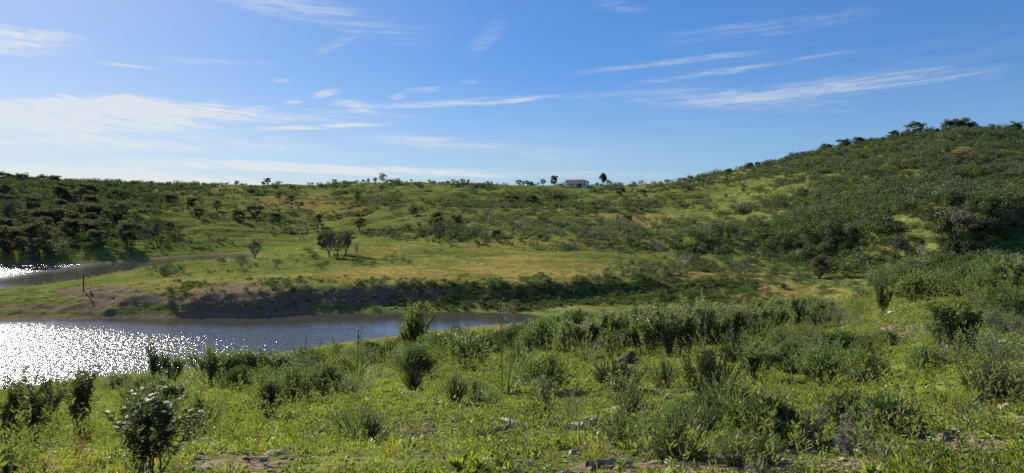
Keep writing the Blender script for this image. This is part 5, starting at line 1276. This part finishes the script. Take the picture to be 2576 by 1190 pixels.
def stony(X, Y, U, V):
    s = .95 * g_(U, V, 2260, 835, 110, 22) + .8 * g_(U, V, 2420, 1120, 200, 30) + .85 * g_(U, V, 1000, 1080, 190, 26) + .85 * g_(U, V, 120, 1120, 120, 22)
    s = s + .9 * g_(U, V, 600, 1165, 170, 24) + .9 * g_(U, V, 1650, 1175, 330, 24) + .7 * g_(U, V, 2150, 1165, 200, 20)
    return np.clip(s * 1.2 + .75 * smooth(.05, .42, fbm(X / .9, Y / .9, 55, 3)) + .12, 0, 1)
pa = lambda X, Y, sc, sd: fbm(X / sc, Y / sc, sd, 3)
cover('grass', 'short fresh grass covering the near slope', GR, 95000, 3.0, 60, 41, lambda X, Y, U, V: (1 - stony(X, Y, U, V)) * (.12 + .88 * smooth(-.28, .12, pa(X, Y, 1.5, 51))) + .04, .32, .72, grow=.022)
cover('broad_leaved_weeds', 'bright broad-leaved weeds in the near grass', WD, 46000, 3.0, 34, 43, lambda X, Y, U, V: (1 - stony(X, Y, U, V)) * (.04 + .9 * smooth(-.02, .3, pa(X, Y, 1.2, 53))), .3, .68, grow=.022)
cover('low_herbs', 'small creeping herbs between stones and grass', HB, 42000, 3.0, 50, 45, lambda X, Y, U, V: (.15 + .8 * smooth(-.2, .25, pa(X, Y, .9, 57))) * (1 - .7 * stony(X, Y, U, V)), .45, 1.0, grow=.02)
cover('large_weeds', 'larger leafy rosettes among the low weeds', WD, 3200, 3.0, 20, 42, lambda X, Y, U, V: (1 - stony(X, Y, U, V)) * smooth(-.05, .35, pa(X, Y, 1.2, 54)), .75, 1.25, grow=.01)
cover('leafy_stems', 'thin leafy stems standing in the grass', SM, 9000, 3.2, 40, 47, lambda X, Y, U, V: np.clip(.4 + pa(X, Y, 2, 59), .05, 1), .7, 1.5)
cover('tiny_wildflowers', 'tiny white and yellow flowers dotted through the grass', FW, 4500, 3.5, 40, 49, lambda X, Y, U, V: np.clip(.12 + 1.2 * pa(X, Y, 3, 61), 0, 1), .6, 1.0, grow=.015)
cover('red_weeds', 'patches of thin red weed stems in the grass', RD, 3000, 3.5, 30, 50, lambda X, Y, U, V: .9 * g_(U, V, 1680, 985, 60, 14) + .8 * g_(U, V, 1560, 1010, 60, 14) + .008)
PB = [stone_mesh(800 + i, .3 + .1 * (i % 3), 1, 'palestone' if i % 2 else 'stone') for i in range(6)]
X, Y = field(60000, 3, 45, 71, .8, .6); r = np.random.default_rng(72); Z = terrain(X, Y); U = U0 + X / Y * FPX; V = V0 + (EYE - Z) / Y * FPX
k = (r.random(len(X)) < stony(X, Y, U, V) * .95 + .05) & (Z > -.1); X, Y = X[k], Y[k]; print('gravel', len(X))
scatter('gravel', 'broken slate and pebbles scattered on bare soil', PB, X, Y, (r.lognormal(0, .55, len(X)) * .021) * (1 + .03 * Y), 73, 0, .25)
# stones and clods on the far spit and shore
X, Y = field(60000, 44, 125, 81, .8, 1); r = np.random.default_rng(82); Z = terrain(X, Y); S = sample(GS, X, Y); U = U0 + X / Y * FPX; V = V0 + (EYE - Z) / Y * FPX
k = (r.random(len(X)) < .5 * g_(U, V, 250, 735, 120, 16) + .5 * smooth(.5, .1, np.abs(Z - .15)) + .22 * ((S > 7.7) & (S < 10.2)) * (U > 350) * (U < 1650)) & (Z > .02)
X, Y = X[k], Y[k]; print('shore stones', len(X))
scatter('shore_stones', 'dark clods and stones along the far shore and spit', PB, X, Y, r.lognormal(0, .5, len(X)) * .07, 83, 0, .2)
# ragged growth on the bank face and its lip
X, Y = field(60000, 78, 96, 85, .8, 1); r = np.random.default_rng(86); Z = terrain(X, Y); S = sample(GS, X, Y); U = U0 + X / Y * FPX
k = (r.random(len(X)) < (.22 * g_(S, S * 0, 10.0, 0, .30, 1) * (fbm(X / 3, Y / 3, 89, 2) > -.1) + .05 * (1 + 5 * smooth(900, 1200, U)) * ((S > 8) & (S < 10)) + .3 * smooth(.1, .6, fbm(X / 4, Y / 2, 87, 2)) * (S > 8) * (S < 10) * (U > 780)) * (U > 420) * (U < 1900)) & (Z > .15)
X, Y = X[k], Y[k]; print('bank weeds', len(X))
scatter('bank_weeds', 'ragged weeds on the lip and face of the dark bank', [TUFT[0], TUFT[1], TUFT[2], SCRUB[0], SCRUB[3]], X, Y, r.uniform(.2, .6, len(X)), 88, .02, .2)
